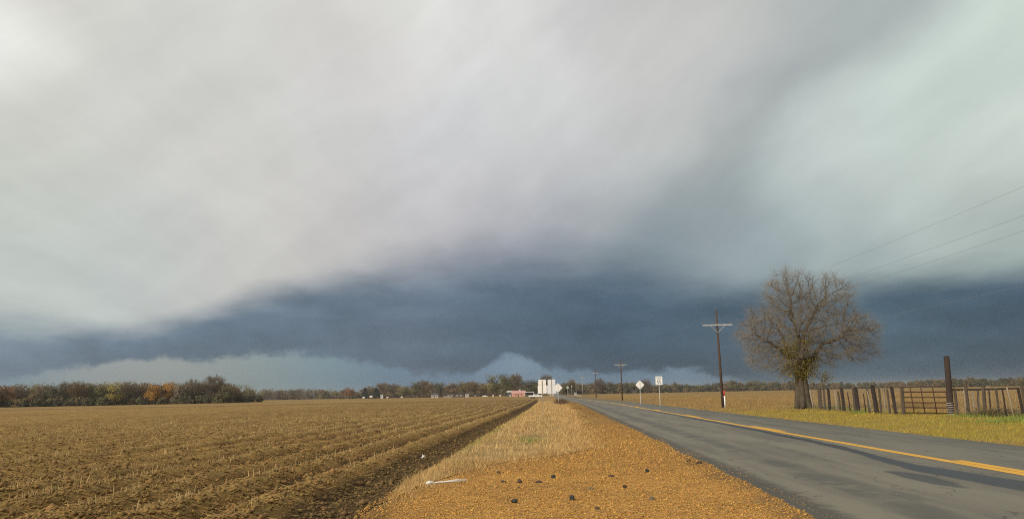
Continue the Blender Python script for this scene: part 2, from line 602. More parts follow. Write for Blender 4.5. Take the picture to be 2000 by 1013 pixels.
def gravel_fn(b, pos, sp):
    vo = b.n('ShaderNodeTexVoronoi', {'Vector': pos, 'Scale': 48.0, 'Randomness': 1.0}, out=1)
    vd = b.last.outputs[0]
    v2 = b.n('ShaderNodeTexVoronoi', {'Vector': pos, 'Scale': 75.0}, out=1)
    b.n('ShaderNodeSeparateColor', {0: vo})
    r1 = b.last.outputs[0]
    b.n('ShaderNodeSeparateColor', {0: v2})
    r2 = b.last.outputs[1]
    c = b.ramp(b.m('MULTIPLY_ADD', r2, 0.45, b.m('MULTIPLY', r1, 0.55)), [
        (0.0, (0.11, 0.050, 0.014, 1)), (0.25, (0.29, 0.138, 0.030, 1)), (0.5, (0.45, 0.225, 0.050, 1)), (0.75, (0.58, 0.325, 0.085, 1)), (0.95, (0.74, 0.53, 0.28, 1))])
    big = b.noise(pos, 0.45, 4, 0.6)
    c = b.scale(c, b.n('ShaderNodeMapRange', {0: big, 1: 0.3, 2: 0.7, 3: 0.82, 4: 1.12}))
    cl = b.noise(pos, 11.0, 4, 0.8)
    c = b.scale(c, b.ss(cl, 0.33, 0.67, 0.60, 1.34))
    c = b.scale(c, 1.15)
    soil = b.noise(pos, 1.6, 4, 0.65)
    c = b.mix(b.ss(soil, 0.50, 0.70, 0, 0.7), c, (0.25, 0.140, 0.042, 1))
    # loose dark grit swept against the asphalt, bare dirt against the field
    e = b.m('ADD', sp[0], b.m('MULTIPLY', b.m('SUBTRACT', soil, 0.5), 1.6))
    c = b.mix(b.ss(e, 2.35, 3.1, 0, 0.7), c, (0.14, 0.095, 0.05, 1))
    c = b.mix(b.ss(e, -2.0, -2.7, 0, 0.85), c, (0.13, 0.088, 0.038, 1))
    c = b.mix(b.ss(sp[1], 24.0, 60.0, 0, 0.75), c, (0.33, 0.195, 0.066, 1))
    bn = b.n('ShaderNodeBump', {'Strength': 1.0, 'Distance': 0.05, 'Height': b.m('ADD', b.m('MULTIPLY', vd, 0.35), b.noise(pos, 9.0, 4, 0.75))})
    return {'Base Color': c, 'Normal': bn}


def verge_fn(b, pos, sp):
    n1 = b.noise(pos, 0.9, 4, 0.6)
    n2 = b.noise(pos, 18.0, 4, 0.7)
    c = b.mix(b.ss(n1, 0.4, 0.65), (0.36, 0.245, 0.105, 1), (0.25, 0.16, 0.062, 1))
    b.n('ShaderNodeAttribute', attribute_name='across')
    t = b.last.outputs['Fac']
    n3 = b.noise(pos, 3.0, 4, 0.7)
    c = b.mix(b.ss(b.m('MULTIPLY_ADD', b.m('SUBTRACT', n3, 0.5), 0.9, t), 0.68, 0.98), c, (0.38, 0.205, 0.055, 1))   # gravel washes in at the edge
    c = b.scale(c, b.n('ShaderNodeMapRange', {0: n2, 1: 0.3, 2: 0.7, 3: 0.6, 4: 1.3}))
    return {'Base Color': c}


def right_fn(b, pos, sp):
    n1 = b.noise(pos, 0.35, 4, 0.6)
    n2 = b.noise(pos, 12.0, 4, 0.7)
    c = b.mix(b.ss(n1, 0.38, 0.66), (0.27, 0.205, 0.035, 1), (0.27, 0.175, 0.045, 1))
    c = b.mix(b.ss(sp[1], 52.0, 75.0), c, (0.235, 0.15, 0.056, 1))
    c = b.mix(b.ss(b.m('ADD', sp[0], b.m('MULTIPLY', n1, 2.0)), 19.5, 23.0), c, (0.21, 0.13, 0.045, 1))
    c = b.scale(c, b.n('ShaderNodeMapRange', {0: n2, 1: 0.3, 2: 0.7, 3: 0.7, 4: 1.22}))
    return {'Base Color': c}


def road_fn(b, pos, sp):
    x, y = sp[0], sp[1]
    n1 = b.noise(b.vm('MULTIPLY', pos, (1.0, 0.10, 1)), 1.3, 5, 0.6)
    n2 = b.noise(pos, 55.0, 3, 0.7)
    n3 = b.noise(pos, 0.8, 4, 0.65)
    nw = b.noise(b.vm('MULTIPLY', pos, (1.0, 0.28, 1)), 1.1, 5, 0.6)
    c = b.mix(b.ss(n1, 0.35, 0.68), (0.172, 0.158, 0.118, 1), (0.118, 0.109, 0.085, 1))
    c = b.mix(b.ss(n3, 0.55, 0.75, 0, 0.45), c, (0.085, 0.082, 0.072, 1))
    # polished darker wheel track
    tr = b.m('ABSOLUTE', b.m('SUBTRACT', b.m('ADD', x, b.m('MULTIPLY', b.m('SUBTRACT', nw, 0.5), 1.2)), 4.35))
    c = b.mix(b.m('MULTIPLY', b.ss(tr, 0.5, 0.1, 0, 0.7), b.ss(n3, 0.35, 0.55)), c, (0.070, 0.070, 0.062, 1))
    c = b.scale(c, b.n('ShaderNodeMapRange', {0: n2, 1: 0.3, 2: 0.7, 3: 0.74, 4: 1.26}))
    # hairline cracks
    wob = b.vm('ADD', pos, b.scale(b.n('ShaderNodeTexNoise', {'Vector': pos, 'Scale': 1.3, 'Detail': 4.0}, out=1), 0.9))
    ck = b.n('ShaderNodeTexVoronoi', {'Vector': b.vm('MULTIPLY', wob, (0.55, 0.22, 1.0)), 'Scale': 1.0}, out=0, feature='DISTANCE_TO_EDGE')
    c = b.mix(b.m('MULTIPLY', b.ss(ck, 0.012, 0.003, 0, 0.6), b.ss(n3, 0.42, 0.58)), c, (0.035, 0.033, 0.03, 1))
    # broken dark edge
    ed = b.m('ADD', x, b.m('MULTIPLY', b.m('SUBTRACT', b.noise(pos, 4.0, 4, 0.7), 0.5), 0.5))
    c = b.mix(b.m('MULTIPLY', b.ss(ed, 3.5, 3.2, 0, 0.8), b.ss(y, 130.0, 80.0)), c, (0.05, 0.047, 0.038, 1))
    # wet seam beside the centre line: centre and width drift along the road
    u = b.n('ShaderNodeMapRange', {0: y, 1: 8.0, 2: 68.0, 3: 0.0, 4: 1.0})
    cen = b.m('MULTIPLY', b.curve(u, [(0.0, 0.675), (0.06, 0.675), (0.12, 0.655), (0.2, 0.70), (0.3, 0.715), (0.6, 0.725), (1.0, 0.72)]), 10.0)
    wid = b.curve(u, [(0.0, 0.34), (0.06, 0.36), (0.10, 0.34), (0.14, 0.18), (0.2, 0.17), (0.3, 0.18), (0.5, 0.17), (0.8, 0.14), (1.0, 0.0)])
    dist = b.m('ABSOLUTE', b.m('SUBTRACT', b.m('ADD', x, b.m('MULTIPLY', b.m('SUBTRACT', nw, 0.5), 0.45)), cen))
    wet = b.ss(b.m('SUBTRACT', wid, dist), -0.05, 0.06)
    # a small side puddle
    px = b.m('MULTIPLY', b.m('SUBTRACT', x, 5.85), 3.6)
    py = b.m('MULTIPLY', b.m('SUBTRACT', y, 13.3), 0.72)
    pr = b.m('SQRT', b.m('ADD', b.m('MULTIPLY', px, px), b.m('MULTIPLY', py, py)))
    pud = b.ss(b.m('ADD', pr, b.m('MULTIPLY', b.m('SUBTRACT', nw, 0.5), 1.8)), 0.95, 0.6, 0, 0.8)
    wet = b.m('MAXIMUM', wet, pud)
    c = b.mix(wet, c, (0.030, 0.031, 0.034, 1))
    r = b.m('MULTIPLY_ADD', wet, -0.32, 0.75)
    bn = b.n('ShaderNodeBump', {'Strength': b.m('MULTIPLY_ADD', wet, -0.28, 0.30), 'Distance': 0.006, 'Height': n2})
    return {'Base Color': c, 'Roughness': r, 'Normal': bn, 'Specular IOR Level': b.m('MULTIPLY_ADD', wet, -0.21, 0.33)}


def wide_fn(b, pos, sp):
    return {'Base Color': far_cols(b, pos)}


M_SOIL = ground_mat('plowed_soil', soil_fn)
M_GRAV = ground_mat('clay_gravel', gravel_fn)
M_VERGE = ground_mat('dry_verge', verge_fn)
M_RIGHT = ground_mat('mown_verge', right_fn)
M_ROAD = ground_mat('asphalt', road_fn)
M_WIDE = ground_mat('stubble_plain', wide_fn)


def grid_sheet(name, xs_fn, ys, nx, zfn, material):
    """sheet whose x range may change with y"""
    ys = np.asarray(ys)
    V = []
    for Y in ys:
        x0, x1 = xs_fn(Y)
        t = np.linspace(0, 1, nx)
        X = x0 + (x1 - x0) * t
        V.append(np.stack([X, np.full(nx, Y), zfn(X, np.full(nx, Y))], 1))
    V = np.concatenate(V)
    i = np.arange((len(ys) - 1) * nx).reshape(len(ys) - 1, nx)[:, :-1].ravel()
    F = np.stack([i, i + 1, i + nx + 1, i + nx], 1)
    me = np_mesh(name, V, F)
    me.attributes.new('across', 'FLOAT', 'POINT').data.foreach_set('value', np.tile(np.linspace(0, 1, nx), len(ys)).astype(np.float32))
    return setp(link_mesh(name, me, material, smooth=True), kind='structure')


# one wide sheet to the horizon
g = MB()
g.poly([(-4000, -200, ZB), (4000, -200, ZB), (4000, 5000, ZB), (-4000, 5000, ZB)])
setp(g.build('ground', M_WIDE), kind='structure')

# plowed field with furrows (columns get wider far from the road, rows longer far away)
ysf = np.concatenate([np.arange(6, 30, 0.11), np.arange(30, 70, 0.3), np.arange(70, 222, 1.2)])
ef = np.concatenate([np.arange(0, 34, 0.10), np.arange(34, 70, 0.3), np.arange(70, 152, 0.8)])
Yg, Eg = np.meshgrid(ysf, ef, indexing='ij')
Xg = field_right(Yg) - Eg
Zg = field_z(Xg, Yg)
n0, n1 = Xg.shape
ii = (np.arange(n0 - 1)[:, None] * n1 + np.arange(n1 - 1)[None, :]).ravel()
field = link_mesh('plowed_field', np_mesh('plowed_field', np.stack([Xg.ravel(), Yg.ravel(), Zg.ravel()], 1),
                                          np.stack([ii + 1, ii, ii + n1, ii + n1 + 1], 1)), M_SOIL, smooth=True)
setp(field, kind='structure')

ys_v = np.concatenate([np.arange(4, 40, 0.25), np.arange(40, 120, 1.0), np.arange(120, 421, 4.0)])
grid_sheet('gravel_shoulder', lambda Y: (float(field_right(Y)) - 0.02, RL + float(road_shift(Y)) + 0.35), ys_v, 60,
           lambda X, Y: np.where(X < field_right(Y) + 0.6, verge_z(X, Y) - 0.004, 0.0) + 0.012 * fbm(X * 1.5, Y * 1.5, 71), M_GRAV)
ys_g = ys_v[(ys_v > 11.2)]
grid_sheet('grass_verge', lambda Y: (float(field_right(Y)), float(grass_right(Y))), ys_g, 36,
           lambda X, Y: np.maximum(verge_z(X, Y), 0.014 * sstep(X - field_right(Y), 0, .6) - 0.106 * (1 - sstep(X - field_right(Y), 0, .6))) + 0.004, M_VERGE)
grid_sheet('mown_verge', lambda Y: (RR + float(road_shift(Y)) - 0.25, RR + float(road_shift(Y)) + 14.0), ys_v, 50, right_z, M_RIGHT)


# road
def road_mesh():
    ys = np.concatenate([np.arange(3, 60, 0.4), np.arange(60, 300, 3), np.arange(300, 1500, 20)])
    V, F = [], []
    for Y in ys:
        s = float(road_shift(Y))
        xl = float(road_left(Y))
        xr = RR + s + 0.05 * float(fbm(np.array(Y * 0.4), np.array(0.0), 77))
        for X, Z in ((xl - 0.10, -0.02), (xl, 0.030), (RC + s, 0.045), (xr, 0.030), (xr + 0.06, -0.02)):
            V.append((X, Y, Z))
    n = 5
    for i in range(len(ys) - 1):
        for k in range(n - 1):
            a = i * n + k
            F.append((a, a + 1, a + n + 1, a + n))
    return link_mesh('road', np_mesh('road', V, F), M_ROAD)


road = setp(road_mesh(), kind='structure')


def paint_fn(base):
    def fn(b, pos, sp):
        n1 = b.noise(pos, 3.0, 5, 0.7)
        n2 = b.noise(pos, 40.0, 3, 0.7)
        c = b.mix(b.ss(n2, 0.58, 0.72, 0, 0.45), (*base, 1), (0.16, 0.14, 0.10, 1))
        c = b.scale(c, b.n('ShaderNodeMapRange', {0: n1, 1: 0.3, 2: 0.7, 3: 0.82, 4: 1.12}))
        return {'Base Color': c}
    return fn


M_YEL = ground_mat('yellow_paint', paint_fn((0.72, 0.37, 0.025)), rough=0.6, spec=0.3)


def stripe(name, x0, x1, ya, yb, dz=0.0):
    ys = np.arange(ya, yb + 1e-6, max(0.4, (yb - ya) / 300))
    V, F = [], []
    for Y in ys:
        s = float(road_shift(Y))
        for X in (x0, x1):
            z = 0.030 + 0.015 * (1 - abs(X - RC) / (RC - RL if X < RC else RR - RC)) + 0.004 + dz
            V.append((X + s + 0.012 * math.sin(Y * 0.9), Y, z))
    for i in range(len(ys) - 1):
        a = 2 * i
        F.append((a, a + 1, a + 3, a + 2))
    return link_mesh(name, np_mesh(name, V, F), M_YEL, road)


stripe('centre_line', 7.51, 7.74, 3, 420)
for k in range(12):
    stripe('lane_dash', 7.755, 7.97, 11.8 + 16.3 * k, 16.2 + 16.3 * k)


# ------------------------------------------------------------------ scattered small stuff (numpy)
def blades(P, h, w, lean, seed=1, curve=True):
    """one narrow upright triangle per point: P (n,3)"""
    g_ = np.random.default_rng(seed)
    n = len(P)
    a = g_.uniform(0, 2 * np.pi, n)
    side = np.stack([np.cos(a), np.sin(a), np.zeros(n)], 1) * (w[:, None] / 2)
    la = g_.uniform(0, 2 * np.pi, n)
    tip = P + np.stack([np.cos(la) * lean * h, np.sin(la) * lean * h, h], 1)
    V = np.stack([P - side, P + side, tip], 1).reshape(-1, 3)
    F = np.arange(3 * n).reshape(n, 3)
    return V, F


def sticks(P, L, w, yaw, pitch, taper=0.7):
    """flat-ended crossed slivers (square straws): 4-sided, from P along direction"""
    n = len(P)
    d = np.stack([np.cos(yaw) * np.cos(pitch), np.sin(yaw) * np.cos(pitch), np.sin(pitch)], 1)
    ref = np.where(np.abs(d[:, 2:3]) < 0.9, np.array([[0, 0, 1.0]]), np.array([[1.0, 0, 0]]))
    a = np.cross(d, ref)
    a /= np.linalg.norm(a, axis=1, keepdims=True)
    c = np.cross(d, a)
    Q = P + d * L[:, None]
    r0, r1 = w[:, None] / 2, w[:, None] / 2 * taper
    ring = []
    for base, r in ((P, r0), (Q, r1)):
        for t in (0, 2.0944, 4.18879):
            ring.append(base + (a * np.cos(t) + c * np.sin(t)) * r)
    V = np.stack(ring, 1).reshape(-1, 3)
    o = (np.arange(n) * 6)[:, None]
    F = np.concatenate([o + np.array([[0, 1, 4, 3]]), o + np.array([[1, 2, 5, 4]]), o + np.array([[2, 0, 3, 5]])])
    return V, F


OCT = np.array([[1, 0, 0], [-1, 0, 0], [0, 1, 0], [0, -1, 0], [0, 0, 1], [0, 0, -1]], float)
OCTF = np.array([[0, 2, 4], [2, 1, 4], [1, 3, 4], [3, 0, 4], [2, 0, 5], [1, 2, 5], [3, 1, 5], [0, 3, 5]])


def pebbles(P, r, flat=0.65, seed=3):
    g_ = np.random.default_rng(seed)
    n = len(P)
    sc = g_.uniform(0.6, 1.3, (n, 6, 1)) * r[:, None, None]
    V = OCT[None] * sc
    a = g_.uniform(0, 2 * np.pi, n)
    ca, sa = np.cos(a)[:, None], np.sin(a)[:, None]
    X = V[..., 0] * ca - V[..., 1] * sa
    Y = V[..., 0] * sa + V[..., 1] * ca
    V = np.stack([X, Y, V[..., 2] * flat], 2) + P[:, None, :]
    F = (np.arange(n) * 6)[:, None, None] + OCTF[None]
    return V.reshape(-1, 3), F.reshape(-1, 3)


def wedge_points(n, y0, y1, xa, xb, power=1.0, seed=5):
    """random ground points, dense near the camera; xa/xb are functions of y"""
    g_ = np.random.default_rng(seed)
    t = g_.uniform(0, 1, n)
    if power == 0:
        Y = y0 * (y1 / y0) ** t
    else:
        Y = (y0 ** power + t * (y1 ** power - y0 ** power)) ** (1 / power)
    a, b_ = xa(Y), xb(Y)
    X = a + (b_ - a) * g_.uniform(0, 1, n)
    return X, Y


M_STRAW = mat('corn_straw', (0.46, 0.31, 0.11), 0.2, 2.0, 0.8, island=0.75)
M_STUB = mat('stubble_stalk', (0.44, 0.315, 0.145), 0.2, 2.0, 0.8, island=0.7)
M_CLOD = mat('soil_clod', (0.22, 0.132, 0.044), 0.2, 4.0, 0.95, island=0.6)
M_PEB = mat('gravel_stone', (0.46, 0.25, 0.064), 0.2, 5.0, 0.85, island=0.8)
M_DRY = mat('dry_grass_blade', (0.60, 0.415, 0.180), 0.22, 0.8, 0.8, island=0.6, col2=(0.43, 0.275, 0.105))
M_GREEN = mat('green_grass_blade', (0.19, 0.24, 0.05), 0.2, 1.0, 0.8, island=0.5)
M_MOWN = mat('mown_grass_blade', (0.40, 0.295, 0.045), 0.22, 0.42, 0.8, island=0.45, col2=(0.285, 0.235, 0.040))
M_TAN = mat('tan_grass_blade', (0.33, 0.215, 0.085), 0.22, 0.5, 0.8, island=0.5)
M_WEED = mat('brown_weed', (0.33, 0.20, 0.075), 0.25, 1.0, 0.9, island=0.6)
M_STALK = mat('dead_stalk', (0.36, 0.235, 0.09), 0.2, 0.6, 0.85, island=0.6)


def stuff(name, V, F, material):
    return setp(link_mesh(name, np_mesh(name, V, F), material), kind='stuff')


def field_xa(Y):
    return -(0.78 * Y + 1.0)


def make_field_litter():
    # loose straw lying on the soil
    X, Y = wedge_points(52000, 8.5, 60, field_xa, lambda Y: field_right(Y) - 0.25, 0.0, 5)
    patch = fbm(X * 0.35, Y * 0.2, 81)
    ridge = 0.5 - 0.5 * np.cos((field_right(Y) - X - 0.42) / ROW * 2 * np.pi)
    keep = RNG.uniform(-0.9, 0.75, len(X)) < patch + 1.1 * (ridge - 0.7)
    X, Y = X[keep], Y[keep]
    P = np.stack([X, Y, field_z(X, Y) + 0.012], 1)
    n = len(P)
    s = np.clip(Y / 20, 0.8, 2.0)
    V, F = sticks(P, RNG.uniform(0.04, 0.20, n) * s, RNG.uniform(0.004, 0.010, n) * s, RNG.uniform(0, 6.28, n), RNG.normal(0.05, 0.18, n))
    stuff('field_straw', V, F, M_STRAW)
    # stubble standing in the rows
    Vs, Fs, o = [], [], 0
    for r in range(64):
        e0 = 0.42 + ROW * (r + 0.5)
        ymin = max(8.5, (e0 + 2.0) / 0.80)
        ymax = 190 if r < 24 else 150
        if ymin > ymax - 5:
            continue
        n = int((380 if r < 9 else 230 if r < 20 else 150) * math.log(ymax / ymin) / 1.2)
        Y = ymin * (ymax / ymin) ** RNG.uniform(0, 1, n)
        # gaps: the stubble stands in broken runs
        run = fbm(Y * 0.18, np.full(n, r * 3.7), 91) + 0.25 * fbm(Y * 1.3, np.full(n, r * 7.7), 92)
        thin = np.where(Y > 28, 0.22, -0.08) if r < 16 else -0.04
        Y = Y[run > -0.02 - thin]
        n = len(Y)
        if n == 0:
            continue
        X = field_right(Y) - e0 + RNG.normal(0, 0.05, n)
        s = np.clip(Y / 22, 0.75, 2.6)
        P = np.stack([X, Y, field_z(X, Y) - 0.02], 1)
        V, F = sticks(P, RNG.uniform(0.03, 0.13, n) * np.where(RNG.uniform(0, 1, n) < 0.12, 1.5, 0.9), RNG.uniform(0.008, 0.020, n) * np.clip(s, 0.75, 1.6), RNG.uniform(0, 6.28, n), RNG.normal(1.45, 0.22, n))
        Vs.append(V)
        Fs.append(F + o)
        o += len(V)
    # shredded residue farther out
    X, Y = wedge_points(36000, 26, 190, field_xa, lambda Y: field_right(Y) - 0.9, 0.0, 6)
    ridge = 0.5 - 0.5 * np.cos((field_right(Y) - X - 0.42) / ROW * 2 * np.pi)
    kp = RNG.uniform(0.05, 1.0, len(X)) < ridge ** 4 * np.where(Y > 110, 1.0, 0.8)
    X, Y = X[kp], Y[kp]
    n = len(X)
    P = np.stack([X, Y, field_z(X, Y) - 0.01], 1)
    V, F = sticks(P, RNG.uniform(0.05, 0.16, n), RNG.uniform(0.010, 0.022, n) * np.clip(Y / 60, 0.8, 2.0), RNG.uniform(0, 6.28, n), RNG.uniform(0.1, 1.5, n))
    Vs.append(V)
    Fs.append(F + o)
    stuff('corn_stubble', np.concatenate(Vs), np.concatenate(Fs), M_STUB)
    # clods
    X, Y = wedge_points(30000, 8.5, 45, field_xa, lambda Y: field_right(Y) - 0.75, 0.0, 8)
    n = len(X)
    r = RNG.gamma(2.0, 0.0075, n) + 0.008
    V, F = pebbles(np.stack([X, Y, field_z(X, Y) + 0.3 * r], 1), r, 0.75, 9)
    stuff('soil_clods', V, F, M_CLOD)
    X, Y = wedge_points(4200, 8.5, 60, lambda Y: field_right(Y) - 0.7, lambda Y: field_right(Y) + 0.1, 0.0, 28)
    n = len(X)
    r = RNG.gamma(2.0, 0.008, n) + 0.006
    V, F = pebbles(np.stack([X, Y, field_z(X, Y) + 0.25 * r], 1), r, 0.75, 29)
    stuff('bank_clods', V, F, mat('shaded_clod', (0.15, 0.094, 0.035), 0.2, 4.0, 0.95, island=0.8))  # darker copy of the clods, coloured to match the bank's painted shade


make_field_litter()


def make_gravel_stones():
    X, Y = wedge_points(42000, 8.3, 38, lambda Y: np.maximum(grass_right(Y) - 0.15, field_right(Y) + 0.1), lambda Y: road_left(Y) + 0.05, -0.6, 12)
    n = len(X)
    r = RNG.gamma(2.2, 0.0034, n) + 0.0040
    r = np.minimum(r, 0.035) * np.clip(Y / 14, 0.9, 1.5)
    V, F = pebbles(np.stack([X, Y, 0.012 * fbm(X * 1.5, Y * 1.5, 71) + r * 0.25], 1), r, 0.6, 13)
    Y2 = 8.4 * (60 / 8.4) ** RNG.uniform(0, 1, 2600)                       # chips flung onto the asphalt edge
    X2 = road_left(Y2) + np.abs(RNG.normal(0, 0.14, 2600))
    kp = fbm(Y2 * 0.7, Y2 * 0, 161) > RNG.uniform(-0.3, 0.9, 2600)
    X2, Y2 = X2[kp], Y2[kp]
    r2 = RNG.uniform(0.003, 0.010, len(X2)) * np.clip(Y2 / 14, 0.9, 1.6)
    V2, F2 = pebbles(np.stack([X2, Y2, np.full(len(X2), 0.031)], 1), r2, 0.6, 23)
    V, F = np.concatenate([V, V2]), np.concatenate([F, F2 + len(V)])
    stuff('gravel_stones', V, F, M_PEB)


make_gravel_stones()


def make_verge_grass():
    X, Y = wedge_points(85000, 11.4, 150, lambda Y: field_right(Y) + 0.12, lambda Y: grass_right(Y) + 1.5, 0.0, 14)
    d = fbm(X * 1.1, Y * 0.7, 101)
    keep = d > RNG.uniform(-0.9, 0.35, len(X))
    over = X - grass_right(Y) + 0.45 * fbm(X * 0.9, Y * 0.9, 105)
    keep &= RNG.uniform(0, 1, len(X)) < np.clip(0.62 - over / 1.5, 0.03, 1)
    keep &= X < road_left(Y) - 0.2
    X, Y, d = X[keep], Y[keep], d[keep]
    n = len(X)
    # two tufts of grass stay green
    g1 = np.exp(-(((X + 0.9) / 0.42) ** 2 + ((Y - 25.0) / 2.4) ** 2))
    g2 = np.exp(-(((X - field_right(Y) - 0.3) / 0.34) ** 2)) * (0.75 + fbm(Y * 0.2, Y * 0, 111)) * (Y > 19) * (Y < 90)
    green = RNG.uniform(0, 1, n) < np.clip(0.95 * g1 + 0.95 * g2, 0, 0.92)
    P = np.stack([X, Y, np.maximum(verge_z(X, Y), -0.1) + 0.005], 1)
    h = RNG.uniform(0.04, 0.145, n) * (1 + 0.9 * np.clip(d, -0.5, 1)) * np.where(RNG.uniform(0, 1, n) < 0.05, 1.5, 1)
    w = RNG.uniform(0.006, 0.014, n) * np.clip(Y / 18, 0.8, 3.5)
    h = h * np.clip(1.0 - (X - grass_right(Y) + 0.3) / 1.4, 0.35, 1)
    for sel, nm, m in ((~green, 'dry_grass', M_DRY), (green, 'green_grass', M_GREEN)):
        V, F = blades(P[sel], h[sel] * (0.7 if nm[0] == 'g' else 1), w[sel], RNG.uniform(0.1, 0.9, sel.sum()), 15)
        stuff(nm, V, F, m)


make_verge_grass()


def make_gravel_weeds():
    X, Y = wedge_points(26000, 15, 200, lambda Y: grass_right(Y) - 0.1, lambda Y: road_left(Y) - 0.12, 0.0, 24)
    keep = fbm(X * 0.8, Y * 0.25, 151) + 0.25 > RNG.uniform(-0.5, 1.0, len(X)) * np.clip(1.6 - (Y - 22) / 40, 0.35, 1.7)
    X, Y = X[keep], Y[keep]
    n = len(X)
    P = np.stack([X, Y, np.full(n, 0.0)], 1)
    V, F = sticks(P, RNG.uniform(0.03, 0.13, n), RNG.uniform(0.006, 0.014, n) * np.clip(Y / 30, 0.8, 3), RNG.uniform(0, 6.28, n), RNG.uniform(0.2, 1.5, n), 0.5)
    stuff('gravel_weeds', V, F, M_WEED)


make_gravel_weeds()


def make_right_grass():
    xr = lambda Y: RR + road_shift(Y)
    X, Y = wedge_points(70000, 12, 110, lambda Y: xr(Y) + 0.02, lambda Y: xr(Y) + 12.0, 0.3, 16)
    n = len(X)
    P = np.stack([X, Y, right_z(X, Y) - 0.003], 1)
    h = RNG.uniform(0.03, 0.10, n) * (1 + 0.8 * fbm(X * 0.5, Y * 0.4, 121))
    wv = RNG.uniform(0.010, 0.022, n) * np.clip(Y / 25, 0.8, 2.5)
    le = RNG.uniform(0.1, 0.9, n)
    tan = RNG.uniform(0, 1, n) < np.clip(0.12 + sstep(Y, 46, 66) + 0.6 * np.exp(-((X - xr(Y)) / 0.5) ** 2) + 0.9 * (fbm(X * 0.3, Y * 0.2, 141) - 0.15) * (Y < 34), 0, 0.95)
    for sel, nm, m in ((~tan, 'mown_grass', M_MOWN), (tan, 'dry_mown_grass', M_TAN)):
        V, F = blades(P[sel], h[sel], wv[sel], le[sel], 17)
        stuff(nm, V, F, m)
    # ranker green clumps at the fence foot
    c = []
    for px, py, k, s in ((1625, 802, 260, 0.9), (1637, 801, 200, 0.7), (1650, 802, 160, 0.5), (1676, 809, 200, 0.5), (1900, 818, 260, 1.6),
                         (1960, 826, 420, 2.2), (1990, 822, 300, 1.5), (1560, 800, 200, 1.2), (1585, 801, 150, 0.8), (1700, 806, 150, 1.2)):
        q = gp(px, py)
        c.append(np.stack([q.x + RNG.normal(0, s * 0.4, k), q.y + RNG.normal(0, 0.35, k)], 1))
    c = np.concatenate(c)
    P = np.stack([c[:, 0], c[:, 1], right_z(c[:, 0], c[:, 1])], 1)
    V, F = blades(P, RNG.uniform(0.08, 0.28, len(P)), RNG.uniform(0.015, 0.03, len(P)), RNG.uniform(0.1, 0.7, len(P)), 18)
    stuff('fence_weeds', V, F, M_GREEN)
    # dead crop stalks standing in the field behind the fence
    X, Y = wedge_points(36000, 30, 260, lambda Y: xr(Y) + np.where(Y > 66, 3.0, 9.5), lambda Y: 0.70 * Y + 4, 0.4, 19)
    keep = (X > xr(Y) + 3) & (fbm(X * 0.15, Y * 0.1, 131) > RNG.uniform(-0.9, 0.5, len(X)))
    X, Y = X[keep], Y[keep]
    n = len(X)
    P = np.stack([X, Y, np.where(X < xr(Y) + 13.9, right_z(X, Y), ZB) - 0.01], 1)
    V, F = sticks(P, RNG.uniform(0.10, 0.42, n), RNG.uniform(0.010, 0.024, n) * np.clip(Y / 50, 0.8, 3), RNG.uniform(0, 6.28, n), RNG.normal(1.35, 0.3, n))
    stuff('dead_stalks', V, F, M_STALK)


make_right_grass()

# ------------------------------------------------------------------ dark stones and litter on the gravel
M_DSTONE = mat('dark_stone', (0.035, 0.042, 0.036), 0.35, 22, 0.7, bump=0.5, bscale=60)
M_RSTONE = mat('brown_stone', (0.085, 0.055, 0.040), 0.35, 22, 0.8, bump=0.5, bscale=60)
M_GSTONE = mat('grey_stone', (0.15, 0.135, 0.095), 0.3, 22, 0.85, bump=0.5, bscale=60)


def stone(px, py, wpx, hpx, material, label, seed, flat=None):
    p = gp(px, py + hpx * 0.35)
    d = p.y
    w, h = wpx * d / FPX, hpx * d / FPX
    bm = bmesh.new()
    bmesh.ops.create_icosphere(bm, subdivisions=2, radius=1)
    g_ = random.Random(seed)
    ph = [g_.uniform(0, 6.28) for _ in range(6)]
    for v in bm.verts:
        c = v.co
        k = 1 + 0.16 * math.sin(3 * c.x + ph[0]) + 0.13 * math.sin(4 * c.y + ph[1]) + 0.12 * math.sin(5 * c.z + ph[2]) + g_.uniform(-0.05, 0.05)
        # angular facets
        v.co = Vector((c.x * k * w / 2, c.y * k * w / 2 * 0.8, c.z * k * h * 0.55))
    zmin = min(v.co.z for v in bm.verts)
    bmesh.ops.translate(bm, verts=bm.verts, vec=(0, 0, -zmin * 0.75))
    bmesh.ops.rotate(bm, verts=bm.verts, cent=(0, 0, 0), matrix=Matrix.Rotation(g_.uniform(-0.3, 0.3), 3, 'Z'))
    me = bpy.data.meshes.new('stone')
    bm.to_mesh(me)
    bm.free()
    o = link_mesh('stone', me, material)
    o.location = (p.x, p.y, 0.012 * float(fbm(np.array(p.x * 1.5), np.array(p.y * 1.5), 71)))
    return setp(o, label, 'stone', 'dark stones lying on the gravel')


stone(1117, 972, 12, 9, M_DSTONE, 'rounded near-black stone, the rightmost of the two biggest stones on the gravel', 1)
stone(1004, 979, 13, 8, M_DSTONE, 'big oval near-black stone at the front, left of the other big black stone', 2)
stone(1015, 940, 10, 7, M_RSTONE, 'dark brown knobbly stone second from the white strip, above the big oval stone', 3)
stone(983, 941, 11, 4, M_DSTONE, 'flat dark slab of stone nearest the right end of the white strip', 4)
stone(1014, 952, 5, 4, M_RSTONE, 'tiny brown stone just below the dark brown knobbly stone', 5)
stone(1052, 940, 12, 5, M_RSTONE, 'low reddish brown stone between the knobbly brown stone and the dark wedge stone', 6)
stone(1081, 931, 10, 6, M_DSTONE, 'dark wedge-shaped stone in the middle of the gravel, right of the low reddish stone', 7)
stone(973, 922, 9, 4, M_RSTONE, 'small flat brown stone by the dry grass edge, farthest left of the stones', 8)
stone(1155, 954, 10, 4, M_GSTONE, 'flat grey-brown stone up and right of the round black stone', 9)
